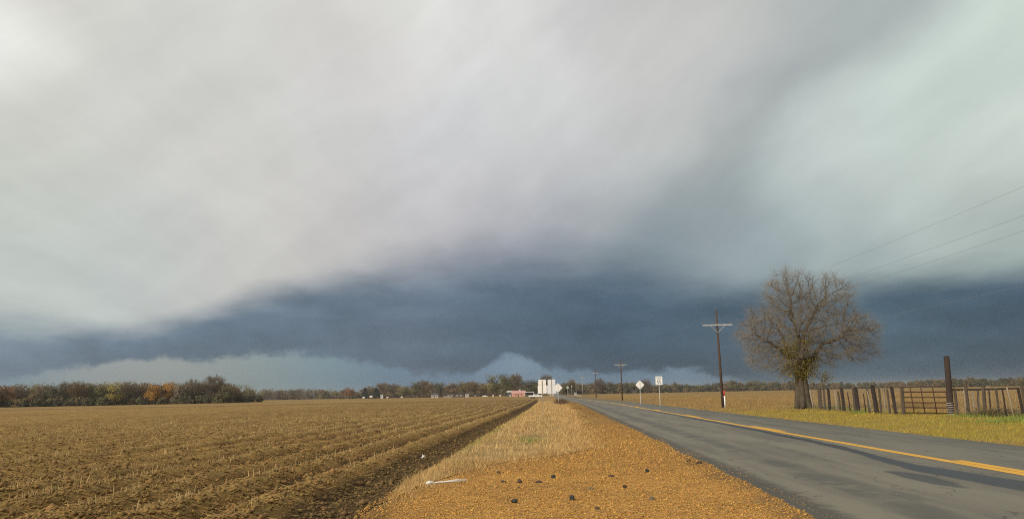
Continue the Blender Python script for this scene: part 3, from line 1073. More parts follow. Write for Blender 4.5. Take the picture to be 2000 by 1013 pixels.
stone(1194, 929, 12, 4, M_RSTONE, 'thin brown sliver of stone left of and below the lone purple-brown stone', 10)
stone(1220, 951, 9, 6, M_RSTONE, 'peaked brown stone standing like a small pyramid on the gravel', 11)
stone(1264, 919, 9, 6, M_DSTONE, 'dark purple-brown stone lying alone near the road side of the gravel', 12)
stone(1273, 973, 11, 6, M_GSTONE, 'blocky grey stone at the front right of the gravel', 13)
stone(1166, 991, 11, 5, M_RSTONE, 'flat dark brown stone closest to the photo bottom edge', 14)
stone(1365, 903, 11, 5, M_RSTONE, 'dark clod of broken asphalt at the road edge', 15)
stone(1345, 899, 10, 4, M_RSTONE, 'brown clod just left of the dark clod at the road edge', 16)

# white strip: a splintered flat lath with a thick broken end
M_WHITE = mat('weathered_white', (0.80, 0.76, 0.70), 0.12, 9, 0.7, bump=0.2)
a0, a1 = gp(833, 949), gp(912, 942)
mb = MB()
vec = (a1 - a0)
L = vec.length
prof = [(0, 0.010), (0.02, 0.024), (0.07, 0.031), (0.13, 0.026), (0.2, 0.017), (0.35, 0.018), (0.55, 0.019), (0.72, 0.022), (0.88, 0.016), (0.98, 0.013), (1.0, 0.004)]
mb.tube([(L * t, 0.012 * math.sin(7 * t), 0.014 + r * 0.9 + 0.012 * t) for t, r in prof], [r for _, r in prof], 8, jitter=0.25)
strip = mb.build('white_strip', M_WHITE)
strip.location = (a0.x, a0.y, 0.012)
strip.rotation_euler = (0, 0, math.atan2(vec.y, vec.x))
setp(strip, 'long white splintered strip with a thick end lying where dry grass meets gravel', 'strip')

# litter on the last furrow
M_LIT = mat('white_plastic', (0.82, 0.84, 0.84), 0.06, 6, 0.4)
M_LITR = mat('maroon_plastic', (0.10, 0.035, 0.04), 0.2, 6, 0.5)


def rag(name, px, py, wpx, material, label, seed):
    p = gp(px, py)
    zz = float(field_z(np.array([p.x]), np.array([p.y]))[0])
    p = gp(px, py, zz + 0.02)
    w = wpx * p.y / FPX
    g_ = np.random.default_rng(seed)
    n = 7
    V = []
    for i in range(n):
        for j in range(n):
            V.append(((i / (n - 1) - .5) * w * (1 + 0.2 * g_.normal()), (j / (n - 1) - .5) * w * 0.7, 0.03 + 0.022 * math.sin(i * 1.3 + seed) + 0.018 * g_.normal()))
    F = [(i * n + j, (i + 1) * n + j, (i + 1) * n + j + 1, i * n + j + 1) for i in range(n - 1) for j in range(n - 1)]
    me = bpy.data.meshes.new(name)
    me.from_pydata(V, [], F)
    o = link_mesh(name, me, material, smooth=True)
    o.location = (p.x, p.y, zz + 0.02)
    o.modifiers.new('thick', 'SOLIDIFY').thickness = 0.006
    return setp(o, label, 'litter')


rag('plastic_scrap', 827, 893, 5, M_LIT, 'crumpled white plastic scrap in the last furrow beside the dry verge', 3)
rag('plastic_scrap', 817, 892, 7, M_LITR, 'crumpled maroon scrap beside the white plastic scrap in the last furrow', 4)
rag('plastic_scrap', 867, 851, 5, M_LIT, 'tiny white scrap on the furrow farther up than the white plastic scrap', 5)

# three pale broken stalks close to the camera
mb_s = [(68, 1003, 'thick pale corn stalk stub, leftmost of three at the bottom left'), (84, 1003, 'pale leaning corn stalk stub, middle of three at the bottom left'),
        (96, 1005, 'pale tilted corn stalk stub, rightmost of three at the bottom left')]
for k, (px, py, lab) in enumerate(mb_s):
    base = gp(px - 3 - k * 3, py + 18)
    zz = float(field_z(np.array([base.x]), np.array([base.y]))[0])
    top = at_y(px, py, base.y)
    mb = MB()
    dv = Vector((top.x - base.x, 0.02, top.z - zz + 0.03))
    mb.tube([(0, 0, -0.03), dv * 0.5 + Vector((0.004, 0, 0)), dv], [0.017, 0.015, 0.012], 7)
    o = mb.build('corn_stalk', mat('pale_stalk', (0.60, 0.50, 0.30), 0.2, 9, 0.8), smooth=True)
    o.location = (base.x, base.y, zz)
    setp(o, lab, 'stalk', 'broken corn stalks at the front')

# ------------------------------------------------------------------ roadside signs
M_ALU = mat('sign_back', (0.83, 0.80, 0.76), 0.06, 3, 0.5, metal=0.0)
M_POST = mat('galvanised_post', (0.52, 0.50, 0.46), 0.15, 6, 0.55)
M_DPOST = mat('dark_steel_post', (0.27, 0.23, 0.18), 0.2, 6, 0.7)
M_SWHITE = mat('sign_white', (0.86, 0.86, 0.85), 0.03, 4, 0.45)
M_BLACK = mat('sign_black', (0.012, 0.012, 0.012), 0.1, 4, 0.5)


def upost(h, m=M_POST, w=0.055, y=0.0):
    mb = MB()
    mb.box((0, y, h / 2 - 0.15), (w, 0.006, h + 0.3))
    mb.box((-w / 2 + 0.003, y + 0.016, h / 2 - 0.15), (0.006, 0.026, h + 0.3))
    mb.box((w / 2 - 0.003, y + 0.016, h / 2 - 0.15), (0.006, 0.026, h + 0.3))
    return mb


def plate(outline, y, t=0.006):
    return prism(outline, y, y + t)


def octo(w, h, z0, r=0.04):
    return [(-w / 2 + r, z0), (w / 2 - r, z0), (w / 2, z0 + r), (w / 2, z0 + h - r), (w / 2 - r, z0 + h), (-w / 2 + r, z0 + h), (-w / 2, z0 + h - r), (-w / 2, z0 + r)]


def route_sign(bx, by, top, base, w_lo, w_hi, split, label, m_plate):
    p = gp(bx, base)
    t_ = at_y(bx, top, p.y)
    H = t_.z
    k = p.y / FPX
    o = empty('route_sign', (p.x, p.y, 0), label, 'road sign', 'signs seen from behind')
    upost(H - 0.03, M_POST, 0.038, -0.03).build('post', M_DPOST, o)
    zb = at_y(bx, by, p.y).z
    zs = at_y(bx, split, p.y).z
    plate(octo(w_lo * k, zs - zb - 0.01, zb), 0.0).build('plate', m_plate, o)
    plate(octo(w_hi * k, H - zs, zs), 0.0).build('header_plate', m_plate, o)
    return o


M_ALU2 = mat('sign_back_grey', (0.70, 0.70, 0.72), 0.07, 3, 0.5)
route_sign(1060.5, 768, 741.0, 816, 17.2, 15, 751, 'tall pale cream back of a stepped road sign, leftmost sign on the verge', M_ALU)
route_sign(1078.5, 768, 740.5, 800, 16.6, 14.6, 751, 'tall pale grey back of a stepped road sign between the cream one and the diamond', M_ALU2)


def diamond(px, top, base, half_px, label):
    p = gp(px, base)
    k = p.y / FPX
    H = at_y(px, top, p.y).z
    r = half_px * k
    o = empty('diamond_sign', (p.x, p.y, 0), label, 'road sign', 'signs seen from behind')
    cz = H - r
    c = 0.06 * r
    plate([(-c, cz - r + c), (c, cz - r + c), (r - c, cz - c), (r - c, cz + c), (c, cz + r - c), (-c, cz + r - c), (-r + c, cz + c), (-r + c, cz - c)], 0.0).build('plate', M_ALU, o)
    upost(H - 0.1, M_POST, 0.055 * max(1, p.y / 90), -0.03).build('post', M_POST, o)
    return o


diamond(1090.5, 747.5, 789, 9.0, 'white back of a diamond road sign, half behind the grey stepped sign')
diamond(1251.5, 742, 789.5, 8.7, 'white diamond road sign on a thin post at the right side of the road')


def text_mesh(txt, size):
    cu = bpy.data.curves.new('t', 'FONT')
    cu.body = txt
    cu.size = size
    cu.align_x = 'CENTER'
    cu.offset = 0.0
    cu.extrude = 0.002
    ob = bpy.data.objects.new('t', cu)
    COL.objects.link(ob)
    dg = bpy.context.evaluated_depsgraph_get()
    me = bpy.data.meshes.new_from_object(ob.evaluated_get(dg))
    COL.objects.unlink(ob)
    bpy.data.objects.remove(ob)
    return me


def speed_sign():
    p = gp(1289.5, 793.5)
    k = p.y / FPX
    H = at_y(1286, 734.3, p.y).z
    w, h = 13.6 * k, 16.4 * k
    o = empty('speed_limit_sign', (p.x, p.y, 0), 'white rectangular SPEED LIMIT 55 sign on a thin post right of the road', 'road sign')
    z0 = H - h
    upost(H - 0.05, M_POST, 0.06, 0.02).build('post', M_POST, o)
    pl = plate(octo(w, h, z0, 0.05), -0.006).build('plate', M_SWHITE, o)
    # black border line
    mb = MB()
    b0, t = 0.028, 0.016
    for cx_, cz_, sx_, sz_ in ((0, z0 + b0, w - 2 * b0, t), (0, H - b0, w - 2 * b0, t), (-w / 2 + b0, z0 + h / 2, t, h - 2 * b0 - t), (w / 2 - b0, z0 + h / 2, t, h - 2 * b0 - t)):
        mb.box((cx_, -0.0075, cz_), (sx_, 0.003, sz_))
    mb.build('border', M_BLACK, pl)
    for txt, size, zz in (('SPEED', 0.155 * h / 0.76, z0 + 0.74 * h), ('LIMIT', 0.155 * h / 0.76, z0 + 0.535 * h), ('55', 0.40 * h / 0.76, z0 + 0.125 * h)):
        tm = text_mesh(txt, size)
        t_ = link_mesh('lettering', tm, M_BLACK, pl)
        t_.rotation_euler = (math.pi / 2, 0, 0)
        t_.location = (0, -0.0085, zz)
    return o


speed_sign()

# ------------------------------------------------------------------ utility poles and wires
M_WOOD = mat('pole_wood', (0.078, 0.054, 0.040), 0.3, 5, 0.9, bump=0.5, bscale=30)
M_GREYPOLE = mat('grey_pole_wood', (0.30, 0.27, 0.23), 0.2, 5, 0.9)
M_ARM = mat('weathered_crossarm', (0.38, 0.38, 0.37), 0.2, 6, 0.8)
M_INS = mat('insulator', (0.16, 0.17, 0.18), 0.1, 6, 0.3)
M_RED = mat('red_band', (0.62, 0.07, 0.06), 0.1, 6, 0.6)
M_WIRE = mat('wire', (0.26, 0.27, 0.27), 0.05, 6, 0.5)


def utility_pole(x, y, H, label, arm_z, arm_w, lean=0.0, guard=None, detail=True, thick=1.0, m=None):
    o = empty('utility_pole', (x, y, 0), label, 'utility pole', 'utility poles along the road')
    MB().tube([(0, 0, -0.4), (lean * 0.5 * H, 0, H * 0.5), (lean * H, 0, H)], [0.155 * thick, 0.13 * thick, 0.095 * thick], 12).build('pole', m or M_WOOD, o, True)
    ax = lean * arm_z
    MB().box((ax, -0.15, arm_z), (arm_w, 0.095, 0.125)).build('crossarm', M_ARM, o)
    if detail:
        mb = MB()
        for s in (-1, 1):
            mb.tube([(ax + s * 0.62, -0.21, arm_z - 0.05), (ax + s * 0.03, -0.16, arm_z - 0.62)], 0.022, 6)
        mb.build('brace', M_ARM, o)
    tops = []
    for s in (-0.96, -0.32, 0.96):
        mb = MB().tube([(0, 0, 0), (0, 0, 0.10), (0, 0, 0.11), (0, 0, 0.17), (0, 0, 0.20)], [0.018, 0.018, 0.06, 0.065, 0.03], 8)
        i = mb.build('insulator', M_INS, o, True)
        i.location = (ax + s * arm_w / 2, -0.15, arm_z + 0.06)
        tops.append(Vector((x + ax + s * arm_w / 2, y - 0.15, arm_z + 0.26)))
    mb = MB().tube([(0, 0, 0), (0, 0, 0.14), (0, 0, 0.15), (0, 0, 0.22), (0, 0, 0.25)], [0.025, 0.025, 0.065, 0.07, 0.03], 8)
    i = mb.build('insulator', M_INS, o, True)
    i.location = (lean * H, 0, H)
    if guard:
        MB().tube([(0.15, -0.10, 0.02), (0.15, -0.10, 1.05)], 0.055, 8).build('guard_tube', M_SWHITE, o, True)
        MB().tube([(0.14, -0.10, 1.05), (0.135, -0.10, 1.50)], 0.056, 8).build('red_sleeve', M_RED, o, True)
    neutral = Vector((x + lean * (arm_z - 1.9) + 0.13, y - 0.1, arm_z - 1.9))
    return [tops[0], Vector((x + lean * H, y, H + 0.25)), tops[2], neutral]


pb = gp(1412.5, 797)
k1 = pb.y / FPX
pins = []
pins.append([Vector((14.6 + dx, -38, z)) for dx, z in ((-1.15, 6.9), (0, 8.2), (1.15, 7.65), (0.1, 6.0))])      # span end behind the viewer
H1 = at_y(1403, 607, pb.y).z
az1 = at_y(1405, 634.5, pb.y).z
pins.append(utility_pole(pb.x, pb.y, H1, 'nearest utility pole with a red and white guard tube, left of the bare tree', az1, 56 * k1, lean=-0.008, guard=True, thick=0.82))
for px, base, top, Y, arm, lab in ((1215.5, 781, 702.5, 146, 24, 'utility pole with a pale crossarm, second nearest, left of the white diamond sign'),
                                   (1164.5, 776, 722, 226, 13, 'dark utility pole third from the camera, left of the second nearest pole'),
                                   (1138.5, 773, 733, 305, 10, 'pale grey utility pole fourth from the camera, in front of the far wood'),
                                   (1125.5, 771, 743, 430, 8, 'short looking far utility pole, rising above the white guard posts')):
    p = at_y(px, base, Y)
    Ht = at_y(px, top, Y).z
    pins.append(utility_pole(p.x, Y, Ht, lab, Ht - 0.9, max(1.9, arm * Y / FPX), lean=-0.004, detail=Y < 200, thick=0.85, m=M_GREYPOLE if Y > 260 else None))

wire_names = ['left outer power line, middle of the three wires at the photo right edge', 'top power line, highest wire at the photo right edge',
              'right outer power line, lowest of the three wires at the photo right edge', 'neutral wire hung lowest on the poles']
for w_ in range(4):
    mb = MB()
    path = []
    for A, B in zip(pins, pins[1:]):
        a_, b_ = A[w_], B[w_]
        span = (b_ - a_).length
        for s in range(24):
            t = s / 24
            q = a_.lerp(b_, t)
            q.z -= 4 * t * (1 - t) * 0.010 * span
            path.append(q)
    path.append(pins[-1][w_])
    mb.tube(path, 0.0038, 4, cap=False)
    o = mb.build('power_line', M_WIRE)
    setp(o, wire_names[w_], 'power line', 'wires strung along the utility poles')

# ------------------------------------------------------------------ big bare tree
M_BARK = mat('tree_bark', (0.088, 0.070, 0.050), 0.35, 2.5, 0.95, bump=0.8, bscale=9, bdist=0.06)
M_TWIG = mat('bare_twigs', (0.255, 0.215, 0.163), 0.15, 0.5, 0.9, island=0.5)
M_YLEAF = mat('yellowing_leaves', (0.205, 0.160, 0.030), 0.3, 0.8, 0.8, island=0.5)


def space_colonise(attr, nodes, parents, D, kill, infl, iters):
    nodes = [np.array(n, float) for n in nodes]
    parents = list(parents)
    A = attr.copy()
    N = np.array(nodes)
    d2 = ((A[:, None, :] - N[None]) ** 2).sum(2)
    best = d2.argmin(1)
    bd = d2.min(1)
    for it in range(iters):
        ok = bd < infl ** 2
        if not ok.any():
            break
        dirs = A[ok] - N[best[ok]]
        dirs /= np.linalg.norm(dirs, axis=1, keepdims=True) + 1e-9
        acc = np.zeros_like(N)
        np.add.at(acc, best[ok], dirs)
        idx = np.unique(best[ok])
        v = acc[idx] + RNG.normal(0, 0.28, (len(idx), 3)) + np.array([0, 0, 0.05])
        ln = np.linalg.norm(v, axis=1, keepdims=True)
        new = N[idx] + v / (ln + 1e-9) * D
        base = len(N)
        N = np.concatenate([N, new])
        parents += list(idx)
        dn = ((A[:, None, :] - new[None]) ** 2).sum(2)
        nb, nd = dn.argmin(1), dn.min(1)
        upd = nd < bd
        best[upd] = nb[upd] + base
        bd[upd] = nd[upd]
        keep = bd > kill ** 2
        A, best, bd = A[keep], best[keep], bd[keep]
        if len(A) == 0 or len(N) > 9000:
            break
    return N, np.array(parents)


def limb_mesh(N, par, R):
    """tapered tubes for every node->parent edge (vectorised)"""
    Vs, Fs, o = [], [], 0
    child = np.arange(1, len(N))
    for sel, k in ((R[child] >= 0.03, 7), (R[child] < 0.03, 3)):
        c = child[sel]
        a, b_ = N[par[c]], N[c]
        ra, rb = np.minimum(R[par[c]], R[c] * 1.45), R[c]
        d = b_ - a
        d /= np.linalg.norm(d, axis=1, keepdims=True) + 1e-9
        ref = np.where(np.abs(d[:, 2:3]) < 0.9, np.array([[0, 0, 1.0]]), np.array([[1.0, 0, 0]]))
        u = np.cross(d, ref)
        u /= np.linalg.norm(u, axis=1, keepdims=True) + 1e-9
        v = np.cross(d, u)
        a = a - d * (ra * 0.4)[:, None]
        ring = []
        for P_, r_ in ((a, ra), (b_, rb)):
            for t in range(k):
                th = 2 * np.pi * t / k
                ring.append(P_ + (u * np.cos(th) + v * np.sin(th)) * r_[:, None])
        V = np.stack(ring, 1).reshape(-1, 3)
        off = (np.arange(len(c)) * 2 * k)[:, None] + o
        F = np.concatenate([off + np.array([[t, (t + 1) % k, k + (t + 1) % k, k + t]]) for t in range(k)])
        Vs.append(V)
        Fs.append(F)
        o += len(V)
    return np.concatenate(Vs), np.concatenate(Fs)


def ellipsoid_pts(n, c, r, g_):
    v = g_.normal(0, 1, (n, 3))
    v /= np.linalg.norm(v, axis=1, keepdims=True)
    v *= (g_.uniform(0, 1, (n, 1))) ** (1 / 2.6)
    return np.array(c) + v * np.array(r)


def bare_tree():
    q = gp(1570, 801)
    root = empty('bare_tree', (q.x, q.y, 0), 'big leafless spreading tree with thick trunk and yellow leaves round the fork', 'tree')
    s = q.y / FPX                                     # metres per photo pixel at the tree
    g_ = np.random.default_rng(5)

    def m(px, py, y=0.0):
        return ((px - 1571) * s + (800 - py) * 0.02 * s + (px - 1571) * 0, y, (800 - py) * s)
    A = np.concatenate([
        ellipsoid_pts(1500, m(1583, 650), (4.1, 4.0, 2.9), g_),
        ellipsoid_pts(420, m(1556, 580), (1.9, 2.2, 1.9), g_),
        ellipsoid_pts(380, m(1630, 588), (1.9, 2.0, 1.7), g_),
        ellipsoid_pts(300, m(1684, 655), (1.5, 2.0, 1.5), g_),
        ellipsoid_pts(360, m(1500, 655), (1.8, 2.2, 1.8), g_),
        ellipsoid_pts(140, m(1680, 695), (1.3, 1.4, 0.8), g_),
        ellipsoid_pts(260, m(1512, 700), (1.7, 1.8, 1.1), g_),
        ellipsoid_pts(140, m(1560, 715), (1.6, 1.6, 0.6), g_)])
    A = A[A[:, 2] > 2.4]
    # hand-laid trunk and first limbs
    chains = [
        [(0.05, 0, 0.0), (0.0, 0, 0.6), (0.0, 0, 1.2), (0.05, 0, 1.8), (0.0, 0.05, 2.4), (0.05, 0, 3.0)],
        [(0.05, 0, 3.0), (0.5, -0.1, 3.4), (0.95, -0.2, 3.7), (1.25, -0.2, 4.2), (1.6, -0.1, 4.6), (2.2, 0, 4.75), (2.9, 0.1, 5.0), (3.6, 0.1, 5.5)],
        [(0.0, 0.05, 2.4), (-0.4, 0.0, 3.2), (-0.9, -0.2, 3.9), (-1.6, -0.3, 4.5), (-2.3, -0.3, 4.9), (-3.0, -0.2, 5.4)],
        [(0.05, 0, 3.0), (0.0, 0.2, 3.8), (0.15, 0.1, 4.6), (0.0, 0, 5.4), (-0.2, -0.1, 6.2), (-0.35, 0, 7.0), (-0.3, 0, 7.8)],
        [(0.15, 0.1, 4.6), (0.55, 0.3, 5.3), (0.8, 0.2, 6.0), (1.2, 0.1, 6.6), (1.5, 0, 7.3)],
        [(0.05, 0, 3.0), (0.4, 0.7, 3.8), (0.8, 1.4, 4.6), (1.0, 2.1, 5.4)],
        [(0.0, 0.05, 2.4), (-0.2, -0.8, 3.3), (-0.3, -1.5, 4.3), (-0.6, -2.2, 5.2)],
        [(-0.4, 0.0, 3.2), (-0.6, 0.5, 4.2), (-0.9, 0.6, 5.2), (-1.3, 0.5, 6.1)]]
    nodes, par = [], []

    def find(p):
        for i, n in enumerate(nodes):
            if np.linalg.norm(np.array(n) - np.array(p)) < 1e-6:
                return i
        return None
    for ch in chains:
        prev = find(ch[0])
        if prev is None:
            nodes.append(ch[0])
            par.append(0)
            prev = 0
        for a, b_ in zip(ch, ch[1:]):
            a, b_ = np.array(a), np.array(b_)
            k = max(1, int(round(np.linalg.norm(b_ - a) / 0.28)))
            for t in range(1, k + 1):
                pt = tuple(a + (b_ - a) * t / k + (g_.normal(0, 0.035, 3) if t < k else 0))
                nodes.append(pt)
                par.append(prev)
                prev = len(nodes) - 1
    N, P = space_colonise(A, nodes, par, 0.22, 0.38, 2.6, 130)
    # pipe-model radii
    n = len(N)
    cnt = np.zeros(n)
    kids = np.zeros(n, int)
    for i in range(1, n):
        kids[P[i]] += 1
    e = 2.05
    tip = 0.0085
    acc = np.zeros(n)
    order = np.arange(n)[::-1]
    for i in order:
        if kids[i] == 0:
            acc[i] = tip ** e
        if i:
            acc[P[i]] += acc[i]
    R = acc ** (1 / e)
    R = R * 1.0
    rz = np.clip(1 - N[:, 2] / 2.6, 0, 1)
    trunk_sel = (N[:, 2] < 2.6) & (np.abs(N[:, 0]) < 0.5) & (np.arange(n) < len(nodes))
    hand = np.arange(n) < len(nodes)
    R = np.where(hand, R * 1.55, np.where(R > 0.03, R * 1.2, R))
    tz = N[:, 2]
    R = np.where(trunk_sel, np.maximum(R, 0.30) + 0.08 * np.clip(1 - tz / 2.6, 0, 1) + 0.18 * np.clip(1 - tz / 1.2, 0, 1) ** 1.5, R)
    near = hand & ~trunk_sel
    dist = np.linalg.norm(N - np.array([0.03, 0, 2.8]), axis=1)
    R = np.where(near, np.maximum(R, 0.30 - 0.075 * dist), R)
    V, F = limb_mesh(N, P, R)
    link_mesh('trunk', np_mesh('trunk', V, F), M_BARK, root, smooth=True)
    # root flare and fluted old trunk
    mb = MB()
    for a_, r_ in ((0.2, 0.26), (1.2, 0.22), (2.3, 0.25), (3.3, 0.3), (4.4, 0.24), (5.4, 0.26)):
        ca, sa = math.cos(a_), math.sin(a_)
        mb.tube([(0.62 * ca, 0.62 * sa, -0.15), (0.40 * ca, 0.40 * sa, 0.25), (0.27 * ca + 0.03 * sa, 0.27 * sa, 0.9), (0.26 * ca, 0.26 * sa - 0.04 * ca, 1.7), (0.24 * ca, 0.24 * sa, 2.5), (0.46 * ca, 0.4 * sa, 3.25)],
                [r_ * 0.7, r_ * 0.95, r_, r_ * 0.82, r_ * 0.6, r_ * 0.25], 8, jitter=0.07)
    mb.build('root_flare', M_BARK, root, True)
    # twigs: fine sprays on every thin node
    thin = np.where((R < 0.045) & (np.arange(n) >= len(nodes)))[0]
    reps = 7
    src = np.repeat(thin, reps)
    base = N[src] + g_.normal(0, 0.03, (len(src), 3))
    cen = np.array([0.3, 0, 4.6])
    out = N[src] - cen
    out /= np.linalg.norm(out, axis=1, keepdims=True)
    along = N[src] - N[P[src]]
    along /= np.linalg.norm(along, axis=1, keepdims=True) + 1e-9
    d = out * 0.55 + along * 0.6 + g_.normal(0, 0.55, (len(src), 3)) + np.array([0, 0, 0.12])
    d /= np.linalg.norm(d, axis=1, keepdims=True)
    L = g_.uniform(0.25, 0.75, len(src))
    yaw, pit = np.arctan2(d[:, 1], d[:, 0]), np.arcsin(d[:, 2])
    V1, F1 = sticks(base, L, g_.uniform(0.007, 0.012, len(src)), yaw, pit, 0.4)
    # second order
    sel = g_.uniform(0, 1, len(src)) < 0.9
    b2 = base[sel] + d[sel] * (L[sel] * g_.uniform(0.4, 0.95, sel.sum()))[:, None]
    d2 = d[sel] + g_.normal(0, 0.6, (sel.sum(), 3))
    d2 /= np.linalg.norm(d2, axis=1, keepdims=True)
    V2, F2 = sticks(b2, g_.uniform(0.15, 0.5, sel.sum()), g_.uniform(0.006, 0.009, sel.sum()), np.arctan2(d2[:, 1], d2[:, 0]), np.arcsin(d2[:, 2]), 0.4)
    link_mesh('twigs', np_mesh('twigs', np.concatenate([V1, V2]), np.concatenate([F1, F2 + len(V1)])), M_TWIG, root)
    # leaves that hang on round the fork
    C = np.concatenate([ellipsoid_pts(20, (-0.05, -0.4, 2.9), (0.8, 0.6, 0.7), g_), ellipsoid_pts(24, (-0.1, -0.4, 3.6), (1.1, 0.8, 0.7), g_),
                        ellipsoid_pts(12, (-0.6, -0.4, 4.5), (0.9, 0.7, 0.8), g_), ellipsoid_pts(6, (0.4, -0.3, 4.7), (0.8, 0.6, 0.7), g_),
                        ellipsoid_pts(4, (1.3, -0.3, 2.3), (0.7, 0.5, 0.35), g_), ellipsoid_pts(4, (-0.9, -0.3, 2.6), (0.5, 0.4, 0.4), g_)])
    k = 130
    Pn = np.repeat(C, k, 0) + g_.normal(0, 0.24, (len(C) * k, 3))
    leaf_quads('foliage', Pn, g_.uniform(0.035, 0.08, len(Pn)), M_YLEAF, root, g_)
    # scattered dead leaves and seed balls out on the twigs
    pick = g_.choice(thin, 260)
    pr = N[pick] + g_.normal(0, 0.2, (260, 3))
    pr = pr[(pr[:, 0] > 0.5)]
    leaf_quads('dead_leaves', pr, g_.uniform(0.05, 0.10, len(pr)), mat('dead_leaf', (0.06, 0.042, 0.03), 0.2, 3, 0.9, island=0.4), root, g_)
    return root


def leaf_quads(name, P, size, material, parent, g_, stretch=1.5, up=None, centre=None):
    n = len(P)
    a = g_.normal(0, 1, (n, 3))
    if centre is not None:                            # leaves roughly facing out of the crown
        o_ = P - np.array(centre)
        o_ = o_ / (np.linalg.norm(o_, axis=1, keepdims=True) + 1e-9) + g_.normal(0, 0.35, (n, 3))
        a = np.cross(o_, a)
        a /= np.linalg.norm(a, axis=1, keepdims=True) + 1e-9
        b_ = np.cross(o_, a)
        b_ /= np.linalg.norm(b_, axis=1, keepdims=True) + 1e-9
        a, b_ = a * (size * stretch)[:, None] * 0.5, b_ * size[:, None] * 0.5
        V = np.stack([P - a, P + b_, P + a, P - b_], 1).reshape(-1, 3)
        return np_mesh(name, V, np.arange(4 * n).reshape(n, 4))
    if up is not None:
        a = a * 0.5 + up
    a /= np.linalg.norm(a, axis=1, keepdims=True)
    b_ = np.cross(a, g_.normal(0, 1, (n, 3)))
    b_ /= np.linalg.norm(b_, axis=1, keepdims=True) + 1e-9
    a = a * (size * stretch)[:, None] * 0.5
    b_ = b_ * size[:, None] * 0.5
    V = np.stack([P - a, P + b_, P + a, P - b_], 1).reshape(-1, 3)
    F = np.arange(4 * n).reshape(n, 4)
    me = np_mesh(name, V, F)
    if material is None and parent is None:
        return me
    return link_mesh(name, me, material, parent)


bare_tree()

# ------------------------------------------------------------------ fences, gate and tall post
M_PW = mat('weathered_fence_wood', (0.088, 0.068, 0.050), 0.3, 9, 0.95, bump=0.5, bscale=40)
M_PD = mat('dark_fence_wood', (0.045, 0.034, 0.030), 0.3, 9, 0.95, bump=0.5, bscale=40)
M_PP = mat('pale_fence_stake', (0.29, 0.24, 0.18), 0.25, 9, 0.9)
M_RUST = mat('rusty_iron', (0.060, 0.030, 0.021), 0.3, 12, 0.85)
FA, FB = gp(1588, 802), gp(1764, 811)
FC, FD = gp(1858, 812), gp(2010, 818)
FD = FC + (FD - FC) * 2.4


def on_line(px, A, B):
    d = ray(px, 800)
    # intersect the vertical plane through the sight line with the line A-B (plan)
    ex, ey = B.x - A.x, B.y - A.y
    den = d.x * ey - d.y * ex
    t = (d.x * (EYE.y - A.y) - d.y * (EYE.x - A.x)) / den * 1.0
    t = ((EYE.x - A.x) * d.y - (EYE.y - A.y) * d.x) / (ex * d.y - ey * d.x)
    return Vector((A.x + ex * t, A.y + ey * t, 0))


def fence(name, label, posts, A, B, wires, wire_tops):
    o = empty(name, (A.x, A.y, 0), label, 'fence')
    top_pts = []
    for bx, tx, ty, wpx, m, lab in posts:
        p = on_line(bx, A, B)
        t = at_y(tx, ty, p.y)
        k = p.y / FPX
        r = max(0.02, wpx * k / 2 * 1.2)
        gz = float(right_z(np.array([p.x]), np.array([p.y]))[0])
        dx, dz = t.x - p.x, t.z
        mb = MB()
        n = 8 if wpx > 3 else 6
        mb.tube([(0, 0, gz - 0.3), (dx * 0.5 + rnd.uniform(-.015, .015), rnd.uniform(-.02, .02), dz * 0.5), (dx, rnd.uniform(-.05, .05), dz - 0.02), (dx, 0, dz)],
                [r * 1.08, r, r * 0.95, r * 0.75], n, jitter=0.10)
        pt = mb.build('post' if wpx > 3 else 'stake', m, o, wpx <= 3)
        pt.location = (p.x - A.x, p.y - A.y, 0)
        if lab:
            pt['label'] = lab
        top_pts.append((p.x - A.x, p.y - A.y, dz, dx))
    # woven wire mesh strung between the posts: one part
    mb = MB()
    dirv = Vector((B.x - A.x, B.y - A.y, 0))
    L = dirv.length
    dirv.normalize()
    for z in wires:
        pts = [dirv * (L * i / 14) + Vector((0, 0, z + 0.035 * math.sin(i * 1.9 + z * 7))) for i in range(15)]
        mb.tube(pts, 0.005, 4, cap=False)
    n = int(L / 0.3)
    for i in range(n + 1):
        b_ = dirv * (L * i / n)
        mb.tube([b_ + Vector((0, 0, wires[0])), b_ + Vector((rnd.uniform(-.02, .02), 0, wire_tops))], 0.0035, 3, cap=False)
    mb.build('wire_mesh', M_WIRE, o)
    return o


left_posts = [
    (1562, 1553, 760, 3.6, M_PW, 'grey plank leaning on the trunk'), (1590, 1581.6, 761, 2.6, M_PP, 'pale stake leaning beside the trunk'), (1603, 1600, 757, 6.0, M_PW, None), (1621, 1617, 760, 4.6, M_PD, None),
    (1635.6, 1630.5, 763, 2.4, M_PP, None), (1648.5, 1643.5, 757, 5.2, M_PD, None), (1661, 1655, 766, 1.8, M_RUST, 'thin rusty stake'),
    (1671, 1666.5, 760, 4.6, M_PW, None), (1677, 1671, 758, 6.0, M_PD, None), (1612, 1608.5, 761, 3.4, M_PW, None), (1641, 1637, 764, 3.2, M_PW, None), (1698, 1693, 760, 3.6, M_PW, None), (1721, 1716.5, 759, 3.4, M_PW, None), (1738, 1733, 760, 3.2, M_PW, None), (1691, 1686, 768, 1.8, M_PD, None), (1704, 1694, 763, 2.2, M_PP, None),
    (1713, 1703.5, 754, 7.0, M_PD, 'tall dark leaning post'), (1729, 1726.5, 757, 2.5, M_PP, None), (1750, 1740.5, 756, 5.4, M_PD, 'dark post tilted to the left'), (1764.5, 1761.5, 754.5, 5.4, M_PW, 'grey gate post')]
fence('wire_fence', 'old wire fence of crooked mixed posts between the bare tree and the iron gate', left_posts, FA, FB, [0.15, 0.35, 0.55, 0.78, 1.0, 1.22, 1.36], 1.3)
